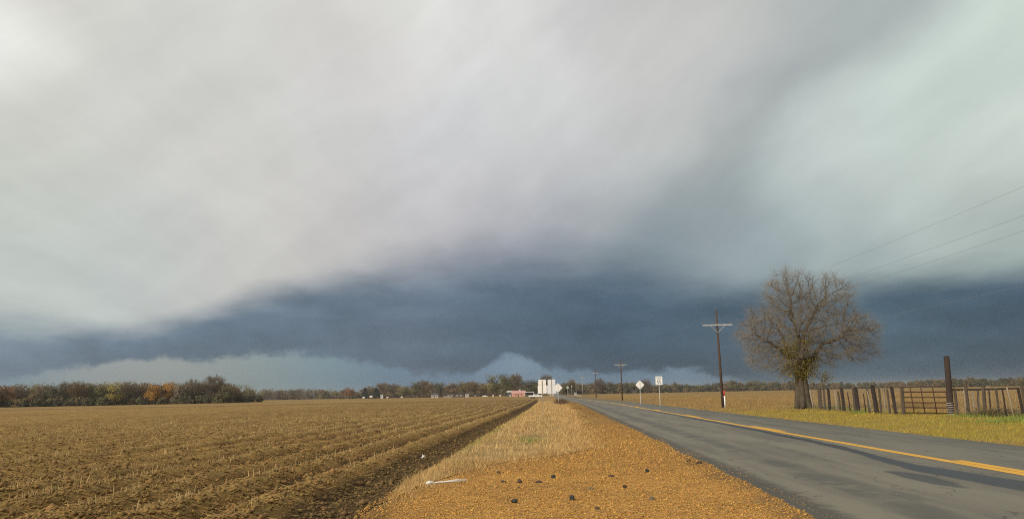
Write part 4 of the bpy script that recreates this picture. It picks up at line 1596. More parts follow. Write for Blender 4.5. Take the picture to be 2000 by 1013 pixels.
right_posts = [
    (1886.5, 1882, 760, 2.2, M_PP, None), (1891, 1886, 747, 4.6, M_PW, None), (1902, 1899, 764, 2.2, M_PP, None), (1869, 1864, 759, 4.4, M_PW, None), (1912, 1909, 761, 3.2, M_PW, None), (1950, 1945, 758, 3.4, M_PW, None), (1964, 1958, 760, 2.6, M_PD, None), (1922.5, 1920, 752, 5.4, M_PW, 'stout grey post'),
    (1934, 1931, 760, 2.4, M_PD, None), (1979, 1966, 755, 2.4, M_PP, None), (1998, 1988, 756, 4.4, M_PD, 'dark leaning post'), (2003, 1994, 742, 5.0, M_PW, None), (2034, 2027, 754, 3.4, M_PD, None), (2062, 2056, 752, 4.6, M_PW, None), (2100, 2092, 753, 3.4, M_PW, None),
    (2140, 2131, 751, 5.0, M_PD, None), (2190, 2180, 750, 4.2, M_PW, None)]
rf = fence('rail_fence', 'wire fence with a dark top rail running right from the tall dark post', right_posts, FC, FD, [0.2, 0.45, 0.7, 0.95, 1.2], 1.3)
mb = MB()
ra, rb = at_y(1859, 760.5, FC.y), on_line(1992, FC, FD)
rb2 = at_y(1990, 757.5, rb.y)
mb.tube([(ra.x - FC.x, ra.y - FC.y, ra.z), ((ra.x + rb2.x) / 2 - FC.x, (ra.y + rb2.y) / 2 - FC.y - 0.03, (ra.z + rb2.z) / 2 - 0.02), (rb2.x - FC.x, rb2.y - FC.y, rb2.z)], [0.05, 0.045, 0.04], 8, jitter=0.06)
mb.build('top_rail', M_PD, rf)


def gate():
    A, B = on_line(1767, FA, FB), on_line(1852, FB, FC)
    A = on_line(1767, FB, FC)
    o = empty('iron_gate', (A.x, A.y, 0), 'rusty iron pipe gate closed between the grey gate post and the tall dark post', 'gate')
    o.rotation_euler = (0, 0, math.atan2(B.y - A.y, B.x - A.x))
    L = math.hypot(B.x - A.x, B.y - A.y)
    zs = [at_y(1800, y_, (A.y + B.y) / 2).z for y_ in (765, 775.5, 785.7, 795.6, 806)]
    for i, z in enumerate(zs):
        z2 = z + 0.012
        MB().tube([(0, 0, z2), (L * 0.5, 0, z2 - 0.02), (L, 0, z - 0.005)], 0.028 if i else 0.03, 8).build('rail', M_RUST, o, True)
    for f in (0.205, 0.455, 0.725):
        MB().tube([(L * f - 0.03, -0.035, zs[0] + 0.27), (L * f + 0.05, -0.035, zs[-1] - 0.02)], 0.026, 8).build('upright', M_RUST, o, True)
    for f in (0.0, 1.0):
        MB().tube([(L * f, 0, zs[0] + 0.03), (L * f, 0, zs[-1] - 0.03)], 0.03, 8).build('end_frame', M_RUST, o, True)
    MB().tube([(0, -0.02, zs[0] + 0.24), (L * .5, -0.02, zs[0] + 0.28), (L, -0.02, zs[0] + 0.26)], 0.012, 6).build('top_wire', M_RUST, o, True)
    return o


gate()
pt_, tt_ = gp(1858, 812.5), None
tt_ = at_y(1848.5, 695, pt_.y)
o = empty('tall_post', (pt_.x, pt_.y, 0), 'tall dark wooden post standing between the iron gate and the rail fence', 'post')
k = pt_.y / FPX
MB().tube([(0, 0, -0.5), ((tt_.x - pt_.x) * 0.5, 0, tt_.z * 0.5), (tt_.x - pt_.x, 0, tt_.z)], [5.6 * k, 5.2 * k, 4.8 * k], 14, jitter=0.03).build('shaft', mat('creosote_wood', (0.050, 0.036, 0.030), 0.3, 6, 0.9, bump=0.4, bscale=25), o)
mb = MB()
for i in range(6):
    z = 0.06 + i * 0.11
    mb.tube([(5.8 * k * math.cos(t), 5.8 * k * math.sin(t), z + 0.012 * t) for t in [j * math.pi / 8 for j in range(17)]], 0.012, 5, cap=False)
mb.build('wire_coil', M_POST, o)

# brown weeds at the right fence
wd = gp(1945, 816)
o = empty('weed_clump', (wd.x, wd.y, 0), 'brown weedy bush growing against the rail fence at the right', 'bush')
g_ = np.random.default_rng(8)
n = 900
th = g_.uniform(0, 6.28, n)
P = np.stack([g_.normal(0, 0.7, n), g_.normal(0, 0.3, n), np.zeros(n)], 1)
V, F = sticks(P, g_.uniform(0.15, 0.62, n), g_.uniform(0.006, 0.012, n), th, g_.uniform(0.6, 1.5, n), 0.4)
link_mesh('stems', np_mesh('stems', V, F), mat('weed_stem', (0.17, 0.12, 0.07), 0.2, 2, 0.9, island=0.5), o)
Pn = np.stack([g_.normal(0, 0.7, 900), g_.normal(0, 0.3, 900), np.abs(g_.normal(0.22, 0.14, 900))], 1)
leaf_quads('leaves', Pn, g_.uniform(0.03, 0.07, 900), mat('weed_leaf', (0.13, 0.115, 0.05), 0.3, 1, 0.9, island=0.6), o, g_)
stone(1826, 809.5, 5, 3.2, mat('pale_stone', (0.62, 0.58, 0.48), 0.15, 12, 0.8), 'pale stone in the grass under the iron gate', 33)['group'] = 'stones by the fence'
stone(1988, 804.5, 7, 3, MATS['pale_stone'], 'pale stone behind the rail fence at the right edge', 34)['group'] = 'stones by the fence'

# ------------------------------------------------------------------ trees in the distance
TREE_COL = {
    'rust': (0.27, 0.135, 0.062), 'brown': (0.185, 0.130, 0.070), 'grey': (0.205, 0.165, 0.110), 'olive': (0.185, 0.162, 0.062),
    'gold': (0.29, 0.23, 0.060), 'orange': (0.42, 0.215, 0.046), 'green': (0.128, 0.116, 0.050), 'dark': (0.092, 0.087, 0.050),
    'cedar': (0.022, 0.038, 0.034), 'purple': (0.165, 0.115, 0.092)}
LM = {k: mat(k + '_foliage', v, 0.25, 0.35, 0.9, island=0.35) for k, v in TREE_COL.items()}
M_TRUNK = mat('far_trunk', (0.075, 0.060, 0.045), 0.25, 1.0, 0.95)
PROTO = {}


def crown_proto(kind, seed):
    """unit tree: height 1, crown about 1 wide"""
    key = (kind, seed)
    if key in PROTO:
        return PROTO[key]
    g_ = np.random.default_rng(100 + seed)
    if kind == 'round':
        C = np.concatenate([ellipsoid_pts(16, (0, 0, 0.62), (0.36, 0.36, 0.30), g_), ellipsoid_pts(12, (0, 0, 0.38), (0.42, 0.40, 0.25), g_)])
        C[:, 2] = np.minimum(C[:, 2], 0.92)
        k = 130
        P = np.repeat(C, k, 0) + np.clip(g_.normal(0, 1, (len(C) * k, 3)), -1.7, 1.7) * np.array([0.085, 0.085, 0.06])
        me = leaf_quads('crown', P, g_.uniform(0.016, 0.034, len(P)), None, None, g_, 1.4, centre=(0, 0, 0.35))
    elif kind == 'bare':
        n = 2300
        C = ellipsoid_pts(260, (0, 0, 0.62), (0.45, 0.45, 0.36), g_)
        P = np.repeat(C, 9, 0)[:n] + g_.normal(0, 0.025, (n, 3))
        d = P - np.array([0, 0, 0.25])
        d /= np.linalg.norm(d, axis=1, keepdims=True)
        d = d + g_.normal(0, 0.3, (n, 3))
        d /= np.linalg.norm(d, axis=1, keepdims=True)
        V, F = sticks(P, g_.uniform(0.05, 0.14, n), g_.uniform(0.006, 0.013, n), np.arctan2(d[:, 1], d[:, 0]), np.arcsin(np.clip(d[:, 2], -1, 1)), 0.4)
        me = np_mesh('crown', V, F)
    else:                                            # cone: cedar
        n = 1900
        z = g_.uniform(0.04, 1.0, n)
        r = (1.02 - z) ** 0.75 * 0.44 * g_.uniform(0.3, 1.0, n) ** 0.5 * (1 + 0.2 * np.sin(z * 40 + g_.uniform(0, 6, n)))
        a = g_.uniform(0, 6.28, n)
        P = np.stack([r * np.cos(a), r * np.sin(a), z], 1)
        me = leaf_quads('crown', P, g_.uniform(0.02, 0.05, n), None, None, g_, 1.6)
    me.materials.append(LM['brown'])
    # trunk with a few limbs
    mb = MB()
    mb.tube([(0, 0, -0.03), (0.01, 0, 0.2), (0, 0.01, 0.45), (0.01, 0, 0.7)], [0.035, 0.026, 0.02, 0.006], 6)
    if kind != 'cone':
        for j in range(7):
            a = g_.uniform(0, 6.28)
            z0 = g_.uniform(0.18, 0.5)
            r = g_.uniform(0.22, 0.38)
            mb.tube([(0, 0, z0), (r * 0.5 * math.cos(a), r * 0.5 * math.sin(a), z0 + 0.13), (r * math.cos(a), r * math.sin(a), z0 + g_.uniform(0.2, 0.36))], [0.016, 0.011, 0.004], 5)
    tm = bpy.data.meshes.new('trunk')
    tm.from_pydata(mb.v, [], mb.f)
    tm.materials.append(M_TRUNK)
    PROTO[key] = (me, tm)
    return PROTO[key]


def far_tree(px, top, base, wpx, Y, kind, col, label, group, seed):
    p = at_y(px, base, Y)
    h = at_y(px, top, Y).z - ZB
    w = wpx * Y / FPX
    o = empty('bare_winter_tree' if kind == 'bare' else ('cedar_tree' if kind == 'cone' else 'leafy_tree'), (p.x, Y, ZB), label, 'tree', group, rz=rnd.uniform(0, 6.28))
    me, tm = crown_proto(kind, seed)
    c = link_mesh('crown', me, None, o)
    c.material_slots[0].link = 'OBJECT'
    c.material_slots[0].material = LM[col]
    t = link_mesh('trunk', tm, None, o)
    for q in (c, t):
        q.scale = (w, w * 0.95, h)
    return o


GR = 'trees of the grove at the left'
grove = [
    (-14, 751, 44, 'round', 'brown', 'brown tree cut by the left edge of the photo'),
    (10, 750, 34, 'round', 'rust', 'rust-red tree at the left end of the grove'),
    (38, 753, 34, 'bare', 'grey', 'grey-brown bare tree just right of the rust-red tree'),
    (66, 757, 38, 'round', 'brown', 'low brown tree in the dip of the grove skyline, left part'),
    (98, 749, 36, 'round', 'dark', 'dark grey-green tree right of the low brown tree'),
    (124, 747, 30, 'bare', 'grey', 'bare grey tree between the dark grey-green tree and the next bare one'),
    (150, 746, 34, 'bare', 'brown', 'bare brownish tree left of the narrow dark green one'),
    (174, 746, 26, 'round', 'green', 'narrow dark green tree in the left half of the grove'),
    (196, 749, 32, 'round', 'olive', 'olive tree between the narrow green tree and the big golden one'),
    (222, 742, 44, 'round', 'gold', 'big golden-olive tree in the middle of the grove'),
    (250, 746, 36, 'bare', 'grey', 'bare grey tree right of the big golden-olive tree'),
    (274, 751, 32, 'round', 'brown', 'russet brown tree left of the orange pair'),
    (300, 748, 32, 'round', 'orange', 'dull orange tree, left one of the orange pair'),
    (328, 743, 36, 'round', 'orange', 'bright orange tree with the tallest orange crown'),
    (352, 744, 34, 'round', 'olive', 'olive green tree right of the bright orange tree'),
    (374, 743, 34, 'bare', 'grey', 'grey bare tree in the right half of the grove beside the olive one'),
    (396, 746, 34, 'round', 'brown', 'brown tree left of the tall domed bare tree'),
    (417, 735, 46, 'bare', 'grey', 'tall domed bare grey tree, highest of the grove'),
    (441, 750, 34, 'round', 'green', 'greenish tree right of the tall domed bare tree'),
    (454, 758, 30, 'bare', 'brown', 'low brown bare tree near the right end of the grove'),
    (466, 765, 26, 'round', 'dark', 'low dark bush-like tree at the right end of the grove')]
for i, (px, top, w, kind, col, lab) in enumerate(grove):
    far_tree(px, top - 1.5, 795 - px * 0.021, w * 1.15, 372 + px * 0.09 + (i % 3) * 5, kind, col, lab, GR, i % 4)

MG = 'trees behind the farm buildings'
mid = [
    (682, 754, 774.5, 20, 900, 'round', 'rust', 'small rusty tree left of the two dark cedars'),
    (713, 757, 774.5, 18, 820, 'cone', 'cedar', 'dark blue-green cedar, left of the pair'),
    (735, 758, 774.5, 20, 820, 'cone', 'cedar', 'dark blue-green cedar, right of the pair'),
    (722, 755, 774, 26, 900, 'bare', 'grey', 'grey bare tree behind the pair of dark cedars'),
    (747, 748, 774, 28, 900, 'bare', 'brown', 'brown bare tree rising right of the cedars'),
    (767, 750, 774, 30, 880, 'bare', 'grey', 'grey bare tree next right of the brown bare one'),
    (788, 750, 774, 32, 860, 'round', 'olive', 'olive tree between the grey bare tree and the taller dark trees'),
    (810, 744, 774, 30, 850, 'round', 'green', 'tall greenish tree left of the dark house'),
    (826, 743, 774, 28, 880, 'bare', 'brown', 'brown bare tree above the left end of the farm buildings'),
    (840, 743, 774, 26, 860, 'round', 'brown', 'brown-leaved tree left of the round dark green crown'),
    (860, 742, 774, 28, 850, 'round', 'dark', 'round dark green crown above the small white house'),
    (884, 746, 774, 38, 850, 'round', 'brown', 'wide brown tree above the long trailer house'),
    (906, 741, 774, 28, 850, 'round', 'olive', 'olive tree above the right end of the trailer house'),
    (925, 745, 774, 32, 830, 'bare', 'brown', 'brown bare tree right of the trailer house'),
    (942, 746, 774, 30, 830, 'round', 'brown', 'brown tree left of the big olive crowns'),
    (962, 729, 774, 40, 720, 'round', 'olive', 'big olive-brown tree, left half of the tallest pair'),
    (987, 726, 774, 44, 710, 'round', 'green', 'biggest green tree behind the pink house'),
    (1008, 731, 774, 30, 740, 'bare', 'brown', 'bare brown tree leaning out right of the biggest green tree'),
    (1032, 737, 773, 40, 700, 'round', 'dark', 'broad dark green tree above the carport'),
    (1048, 741, 772, 30, 700, 'round', 'green', 'dark tree just left of the cream sign back'),
    (1068, 732, 772, 24, 720, 'bare', 'purple', 'purplish bare tree rising behind the two stepped sign backs'),
    (1106, 747, 770, 28, 620, 'round', 'dark', 'dark tree right of the diamond sign back'),
    (1117, 741, 770, 18, 640, 'bare', 'brown', 'thin bare tree sticking up right of the diamond sign back'),
    (1172, 740, 767, 22, 1000, 'bare', 'purple', 'bare reddish tree above the wood behind the third pole'),
    (1189, 743, 767, 26, 1000, 'round', 'dark', 'round dark crown in the far wood left of the second pole'),
    (1222, 745, 766, 18, 1000, 'round', 'dark', 'dark narrow crown just right of the second pole'),
    (1262, 741, 765, 20, 1050, 'bare', 'purple', 'reddish bare tree between the diamond and the speed limit sign'),
    (1383, 748, 764, 24, 1100, 'round', 'dark', 'rounded dark tree in the far wood left of the nearest pole'),
    (1431, 739, 763, 24, 1100, 'round', 'green', 'tallest round green tree in the far wood right of the nearest pole'),
    (1474, 742, 763, 34, 1100, 'round', 'green', 'wide green tree in the far wood left of the bare tree trunk')]
for i, (px, top, base, w, Y, kind, col, lab) in enumerate(mid):
    far_tree(px, top - 1.0, base, w * 1.15, Y, kind, col, lab, MG if px < 1130 else 'standout trees of the far wood', i % 4)


# continuous far woods: one mass each
def wood_mass(name, spans, seed, dens, cols):
    """spans: (px0, px1, top0, top1, Y)"""
    g_ = np.random.default_rng(seed)
    per = {c: [] for c in cols}
    cens = {c: [] for c in cols}
    tr = MB()
    for px0, px1, t0, t1, Y in spans:
        x0, x1 = at_y(px0, 770, Y).x, at_y(px1, 770, Y).x
        n = max(3, int(abs(x1 - x0) / dens))
        for j in range(n):
            f = (j + g_.uniform(0, 1)) / n
            px = px0 + (px1 - px0) * f
            top = t0 + (t1 - t0) * f + g_.normal(0, 1.3)
            yy = Y + g_.uniform(-25, 40)
            h = max(4.0, at_y(px, top, yy).z - ZB)
            w = h * g_.uniform(0.55, 0.85)
            x = x0 + (x1 - x0) * f
            k = 150
            C = ellipsoid_pts(10, (x, yy, h * 0.60), (w * 0.42, w * 0.42, h * 0.32), g_)
            C2 = ellipsoid_pts(9, (x, yy, h * 0.25), (w * 0.9, w * 0.5, h * 0.25), g_)
            C = np.concatenate([C, C2])
            P = np.repeat(C, 44, 0) + np.clip(g_.normal(0, 1, (len(C) * 44, 3)), -1.7, 1.7) * np.array([w * 0.17, w * 0.15, h * 0.10])
            P[:, 2] = np.clip(P[:, 2], 0.1, None)
            for part_ in (P[: len(C) * 22], P[len(C) * 22:]):
                cc_ = cols[int(g_.integers(len(cols)))]
                per[cc_].append(part_)
                cens[cc_].append(np.tile(np.array([[x, yy + 2, h * 0.3]]), (len(part_), 1)))
    V, F, mi, o = [], [], [], 0
    for ci, c in enumerate(cols):
        if not per[c]:
            continue
        P = np.concatenate(per[c])
        n = len(P)
        o_ = P - np.concatenate(cens[c])
        o_ = o_ / (np.linalg.norm(o_, axis=1, keepdims=True) + 1e-9) + g_.normal(0, 0.9, (n, 3))
        a = np.cross(o_, g_.normal(0, 1, (n, 3)))
        a /= np.linalg.norm(a, axis=1, keepdims=True)
        b_ = np.cross(o_, a)
        b_ /= np.linalg.norm(b_, axis=1, keepdims=True)
        sz = g_.uniform(0.3, 0.85, (n, 1)) * (1.0 if spans[0][4] > 800 else 0.6)
        a, b_ = a * sz, b_ * sz * 0.7
        V.append(np.stack([P - a, P + b_, P + a, P - b_], 1).reshape(-1, 3))
        F.append(np.arange(4 * n).reshape(n, 4) + o)
        mi.append(np.full(n, ci))
        o += 4 * n
    me = np_mesh(name, np.concatenate(V), np.concatenate(F))
    for c in cols:
        me.materials.append(LM[c])
    me.polygons.foreach_set('material_index', np.concatenate(mi).astype(np.int32))
    ob = bpy.data.objects.new(name, me)
    COL.objects.link(ob)
    return setp(ob, kind='stuff')


wood_mass('far_wood', [(470, 600, 761, 759, 1250), (600, 700, 760, 764, 1250), (660, 830, 762, 752, 980), (830, 1060, 749, 748, 930)], 3, 3.0, ['grey', 'brown', 'purple', 'brown', 'olive'])
wood_mass('far_wood', [(1096, 1250, 748, 748, 1080), (1240, 1400, 748, 752, 1150), (1400, 1560, 745, 746, 1150), (1550, 1760, 747, 747, 1200), (1740, 1860, 747, 740, 1150), (1850, 2060, 739, 737, 1000)],
          4, 3.0, ['dark', 'green', 'dark', 'brown', 'brown'])
wood_mass('grove_undergrowth', [(-40, 240, 778, 777, 392), (240, 462, 776, 774, 415)], 6, 0.8, ['dark', 'brown', 'green', 'dark'])
wood_mass('grove_back_wood', [(-40, 440, 752, 748, 425)], 9, 1.4, ['grey', 'brown', 'brown', 'olive', 'grey'])

# ------------------------------------------------------------------ farm buildings and vehicles far down the road
M_PINK = mat('pink_brick', (0.58, 0.30, 0.23), 0.15, 1.5, 0.9)
M_PINKROOF = mat('rose_roof', (0.52, 0.28, 0.24), 0.15, 1.0, 0.9)
M_TIN = mat('tin_roof', (0.66, 0.66, 0.66), 0.1, 1.0, 0.5)
M_CREAM = mat('cream_wall', (0.42, 0.37, 0.29), 0.12, 1.0, 0.9)
M_WALL = mat('white_wall', (0.50, 0.48, 0.46), 0.08, 1.0, 0.8)
M_TANK = mat('tank_paint', (0.62, 0.61, 0.54), 0.1, 1.0, 0.6)
M_DKWALL = mat('dark_siding', (0.085, 0.075, 0.07), 0.2, 1.0, 0.9)
M_DKROOF = mat('dark_roof', (0.06, 0.055, 0.055), 0.2, 1.0, 0.9)
M_GLASS = mat('window_glass', (0.03, 0.035, 0.04), 0.1, 1.0, 0.15)
M_CAR = mat('white_car_paint', (0.82, 0.81, 0.79), 0.04, 1.0, 0.3)
M_TYRE = mat('tyre', (0.02, 0.02, 0.02), 0.1, 4, 0.9)


def house(name, px, base, Y, w, d, h, rise, wall_m, roof_m, label, cat='house', wins=2, door=True, chimney=False, rz=0.0, ridge_x=True):
    p = at_y(px, base, Y)
    o = empty(name, (p.x, Y, ZB), label, cat, rz=rz)
    MB().box((0, 0, h / 2), (w, d, h)).build('wall', wall_m, o)
    mb = MB()
    e = 0.4
    if ridge_x:
        out = [(-d / 2 - e, h + 0.003), (d / 2 + e, h + 0.003), (d / 2 + e, h + 0.15), (0, h + rise), (-d / 2 - e, h + 0.15)]
        pr = prism(out, -w / 2 - e, w / 2 + e)
        pr.v = [(y, x, z) for x, y, z in pr.v]
    else:
        out = [(-w / 2 - e, h + 0.003), (w / 2 + e, h + 0.003), (w / 2 + e, h + 0.15), (0, h + rise), (-w / 2 - e, h + 0.15)]
        pr = prism(out, -d / 2 - e, d / 2 + e)
    rf_ = pr.build('roof', roof_m, o)
    if chimney:
        MB().box((0.1 * w, 0, h + rise + 0.25), (0.9, 0.9, 1.3)).build('chimney', M_TIN, rf_)
    n = wins
    for i in range(n):
        x = (-0.5 + (i + 0.5) / n) * w * 0.9 + (0.0 if not door else 0.2)
        wn = MB().box((x, -d / 2 - 0.015, h * 0.58), (min(1.2, w * 0.18), 0.06, h * 0.38)).build('window', M_GLASS, o)
        MB().box((x, -d / 2 - 0.03, h * 0.58 - h * 0.2), (min(1.4, w * 0.2), 0.1, 0.1)).build('sill', M_WALL, wn)
    if door:
        MB().box((-w * 0.02, -d / 2 - 0.02, h * 0.38), (0.95, 0.06, h * 0.76)).build('door', M_DKWALL, o)
    return o


house('pink_house', 1013, 773, 620, 10.5, 8, 2.3, 2.2, M_PINK, M_PINKROOF, 'pink gabled house with a small chimney at the far edge of the field', wins=2, chimney=True)
house('white_house', 850, 775, 700, 6.0, 6, 2.6, 1.8, M_WALL, M_DKROOF, 'small white house with a dark roof at the left end of the farm buildings', wins=3)
house('trailer_house', 890, 775, 690, 15.5, 5, 2.7, 0.7, M_DKWALL, M_DKROOF, 'long dark trailer house with pale windows left of the pale shed', wins=0)
th_ = [o_ for o_ in COL.objects if o_.name.startswith('trailer_house')][0]
for i, x in enumerate((-6.2, -3.2, 1.6, 4.8)):
    w_ = MB().box((x, -2.53, 1.6), (1.8, 0.06, 0.75)).build('window', M_CREAM, th_)
    MB().box((x, -2.56, 1.18), (2.0, 0.1, 0.08)).build('sill', M_WALL, w_)
MB().box((-5.4, -2.52, 0.45), (4.2, 0.05, 0.6)).build('skirting', M_CREAM, th_)
house('garden_shed', 912.5, 774.5, 680, 3.2, 3.2, 3.0, 0.9, mat('lilac_siding', (0.42, 0.36, 0.34), 0.1, 1, 0.9), M_DKROOF, 'narrow pale shed at the right end of the trailer house', 'shed', 1, False, ridge_x=False)
house('tin_barn', 997, 767, 660, 5.5, 5, 3.6, 0.9, M_DKWALL, mat('bright_tin', (0.72, 0.74, 0.68), 0.08, 1, 0.5), 'barn with a bright tin roof half hidden behind the pink house', 'barn', 1, True)
house('dark_shed', 1239, 765, 1000, 5.0, 4, 2.2, 0.9, M_DKWALL, M_DKROOF, 'tiny black shed at the foot of the far wood left of the white diamond sign', 'shed', 1, True)


def carport():
    p = at_y(1034, 774, 600)
    o = empty('carport', (p.x, 600, ZB), 'open carport with a flat pale roof beside the pink house', 'carport')
    MB().box((0, 0, 3.2), (7.4, 6, 0.45)).build('roof', M_TIN, o)
    for sx_ in (-1, 1):
        for sy_ in (-1, 1):
            MB().box((sx_ * 3.4, sy_ * 2.7, 1.49), (0.2, 0.2, 2.98)).build('post', M_WALL, o)
    MB().box((0, 2.9, 1.45), (6.6, 0.12, 2.9)).build('back_wall', M_DKWALL, o)
    return o


carport()


def pickup(px, base, Y, label):
    p = at_y(px, base, Y)
    o = empty('pickup_truck', (p.x, Y, ZB), label, 'truck')
    L, Wd = 5.3, 1.85
    body = [(-2.65, 0.55), (2.62, 0.55), (2.65, 0.85), (2.55, 1.05), (1.35, 1.18), (0.7, 1.72), (-0.65, 1.75), (-0.8, 1.15), (-2.62, 1.15)]
    prism(body, -Wd / 2, Wd / 2).build('body', M_CAR, o)
    for s in (-1, 1):
        prism([(-0.5, 1.2), (1.1, 1.2), (0.62, 1.62), (-0.45, 1.62)], s * (Wd / 2 + 0.006) - 0.004, s * (Wd / 2 + 0.006) + 0.004).build('side_window', M_GLASS, o)
    for x in (-1.7, 1.75):
        for s in (-1, 1):
            t = MB().tube([(x, s * 0.93 - 0.12, 0.38), (x, s * 0.93 + 0.12, 0.38)], 0.38, 14).build('wheel', M_TYRE, o)
            MB().tube([(x, s * 0.95 - 0.125, 0.38), (x, s * 0.95 + 0.125, 0.38)], 0.2, 10).build('rim', M_TIN, t)
    MB().box((2.68, 0, 0.62), (0.14, Wd, 0.2)).build('bumper', M_TIN, o)
    return o


pickup(1046, 777.2, 300, 'white pickup truck parked at the far end of the plowed field, facing right')


def flatbed():
    p = at_y(1041.5, 778.5, 285)
    o = empty('flat_trailer', (p.x, 285, ZB), 'low rusty flat trailer in front of the white pickup truck', 'trailer')
    MB().box((0, 0, 0.55), (3.6, 1.6, 0.14)).build('deck', M_RUST, o)
    for s in (-0.35, 0.45):
        MB().tube([(s, -0.92, 0.3), (s, -0.72, 0.3)], 0.3, 12).build('wheel', M_TYRE, o)
    MB().tube([(1.8, 0, 0.52), (2.7, 0, 0.45)], 0.05, 6).build('drawbar', M_RUST, o)


flatbed()


def sedan(px, base, Y, label, m=M_CAR):
    p = at_y(px, base, Y)
    o = empty('parked_car', (p.x, Y, ZB), label, 'car', 'cars parked by the farm buildings')
    prism([(-2.2, 0.35), (2.2, 0.35), (2.25, 0.75), (1.3, 0.92), (0.7, 1.4), (-0.8, 1.42), (-1.5, 0.98), (-2.2, 0.9)], -0.87, 0.87).build('body', m, o)
    for x in (-1.35, 1.35):
        for s in (-1, 1):
            MB().tube([(x, s * 0.86 - 0.1, 0.32), (x, s * 0.86 + 0.1, 0.32)], 0.32, 12).build('wheel', M_TYRE, o)
    prism([(-1.0, 0.97), (0.95, 0.97), (0.6, 1.33), (-0.7, 1.33)], -0.882, -0.876).build('side_window', M_GLASS, o)


sedan(947, 773, 640, 'white car parked under the trees left of the pink house')
sedan(870, 776.5, 670, 'cream car parked between the small white house and the trailer house', M_CREAM)


def round_tank(px, base, Y, r, h, label, legs):
    p = at_y(px, base, Y)
    o = empty('white_tank', (p.x, Y, ZB), label, 'tank', 'white tanks at the field edge')
    z0 = 0.8 if legs else 0.15
    mb = MB()
    prof = [(-1.0, 0.35), (-0.86, 0.75), (-0.5, 1.0), (0.5, 1.0), (0.86, 0.75), (1.0, 0.35)]
    mb.tube([(x * r * 1.5, 0, z0 + r) for x, _ in prof], [q * r for _, q in prof], 14)
    mb.build('tank', M_TANK, o, True)
    for x in (-0.8, 0.8):
        MB().box((x * r, 0, z0 / 2 + 0.15), (0.25, r * 1.2, z0 + 0.3)).build('saddle', M_DKWALL, o)


round_tank(710.5, 776, 800, 0.95, 1.9, 'white tank in front of the left dark cedar', False)
round_tank(725, 775, 800, 1.15, 2.3, 'bigger white tank standing between the two dark cedars', True)
round_tank(757, 775.5, 800, 0.75, 1.5, 'small cream tank right of the dark cedars', False)
house('pump_house', 746, 773, 800, 2.4, 2.4, 4.2, 1.0, M_WALL, M_DKROOF, 'tall narrow white pump house beside the right dark cedar', 'shed', 1, False, ridge_x=False)
round_tank(785, 777, 760, 0.8, 1.5, 'low white tank at the field edge, rightmost of the tanks', False)


def pallet_box(px, base, Y, w, h, m, label):
    p = at_y(px, base, Y)
    o = empty('storage_box', (p.x, Y, ZB), label, 'box', 'boxes standing by the field edge')
    MB().box((0, 0, h / 2 + 0.12), (w, w, h)).build('body', m, o)
    MB().box((0, 0, h + 0.19), (w * 1.1, w * 1.1, 0.12)).build('lid', m, o)
    for s in (-1, 1):
        MB().box((s * w * 0.35, 0, 0.06), (0.15, w, 0.12)).build('skid', M_DKWALL, o)


pallet_box(963, 773.5, 620, 1.1, 1.5, mat('peach_box', (0.70, 0.50, 0.36), 0.1, 1, 0.8), 'small peach coloured box at the field edge left of the pink house')
pallet_box(977, 773.5, 620, 1.7, 1.4, M_CREAM, 'wide cream box at the field edge, second left of the pink house')
pallet_box(996.5, 773.7, 610, 1.3, 1.0, M_WALL, 'white box nearest the left corner of the pink house')


def marker_post(px, base, Y, h, label, w=0.22, m=None):
    p = at_y(px, base, Y)
    o = empty('guard_post', (p.x, Y, 0), label, 'guard post', 'white guard posts of the culvert')
    MB().box((0, 0, h * 0.65), (w, 0.12, h * 0.7)).build('board', m or M_WALL, o)
    MB().tube([(0, 0.07, -0.2), (0, 0.07, h)], 0.06, 8).build('post', M_DKWALL, o)


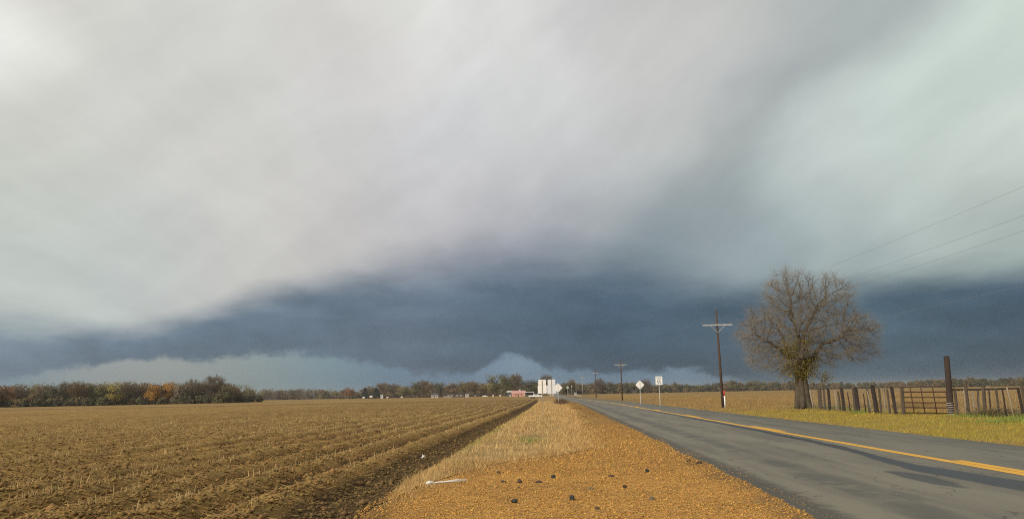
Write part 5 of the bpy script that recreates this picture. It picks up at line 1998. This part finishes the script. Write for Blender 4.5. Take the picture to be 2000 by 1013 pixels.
for px, h, lab in ((1122.2, 1.9, 'tallest white guard post on the right of the road, leftmost of its row'), (1124.2, 1.7, 'white guard post right of the tallest one, right side of the road'),
                   (1126.4, 1.5, 'white guard post third in the row on the right side of the road'), (1128.6, 0.95, 'short white guard post fourth in the row right of the road'),
                   (1131.2, 0.85, 'short white guard post near the right end of the row'), (1134.5, 0.7, 'lowest white guard post at the right end of the row'),
                   (1075.4, 1.4, 'left one of the white guard posts on the left verge below the grey sign'), (1078.8, 1.55, 'middle white guard post on the left verge below the grey sign'),
                   (1081.8, 1.3, 'right one of the white guard posts on the left verge below the grey sign')):
    marker_post(px, 776, 290 + (px % 3), h, lab, 0.2)


def far_sign(px, base, top, Y, w, h, label):
    p = at_y(px, base, Y)
    H = at_y(px, top, Y).z
    o = empty('far_sign', (p.x, Y, 0), label, 'road sign', 'small far signs')
    plate(octo(w, h, H - h, 0.05), -0.01, 0.02).build('plate', mat('dull_sign', (0.50, 0.50, 0.42), 0.1, 2, 0.6), o)
    MB().tube([(0, 0.05, -0.2), (0, 0.05, H - 0.05)], 0.05, 6).build('post', M_POST, o)


far_sign(1109, 772, 754, 380, 1.0, 1.0, 'small dull square sign before the dark trees right of the diamond sign back')
far_sign(1117, 772, 752.5, 400, 0.6, 0.6, 'tiny sign on a thin pale post between the dull square sign and the far pole')

# dark weeds at the gravel edge below the diamond sign
q = gp(1092, 787)
o = empty('weed_clump', (q.x, q.y, 0), 'dark brown clump of dead weeds at the foot of the diamond sign back', 'bush')
n = 1500
P = np.stack([g_.normal(0.25, 0.45, n), g_.normal(0, 9.0, n), np.zeros(n)], 1)
V, F = sticks(P, g_.uniform(0.2, 0.75, n), g_.uniform(0.015, 0.035, n), g_.uniform(0, 6.28, n), g_.uniform(0.8, 1.5, n), 0.4)
link_mesh('stems', np_mesh('stems', V, F), mat('dark_weed', (0.13, 0.082, 0.05), 0.25, 1.5, 0.9, island=0.5), o)


# ------------------------------------------------------------------ damp air
def haze(density):
    m = bpy.data.materials.new('damp_air')
    m.use_nodes = True
    nt = m.node_tree
    nt.nodes.clear()
    b = NB(nt)
    v = b.n('ShaderNodeVolumePrincipled', {'Color': (0.84, 0.86, 0.86, 1), 'Density': density, 'Anisotropy': 0.0})
    o = nt.nodes.new('ShaderNodeOutputMaterial')
    nt.links.new(v, o.inputs['Volume'])
    m.cycles.homogeneous_volume = True
    h = MB().box((0, 2400, (32 + ZB - 1.0) / 2), (8200, 5400, 32 - ZB + 1.0)).build('haze', m)
    setp(h, kind='stuff')


haze(0.00008)
S.cycles.volume_bounces = 0
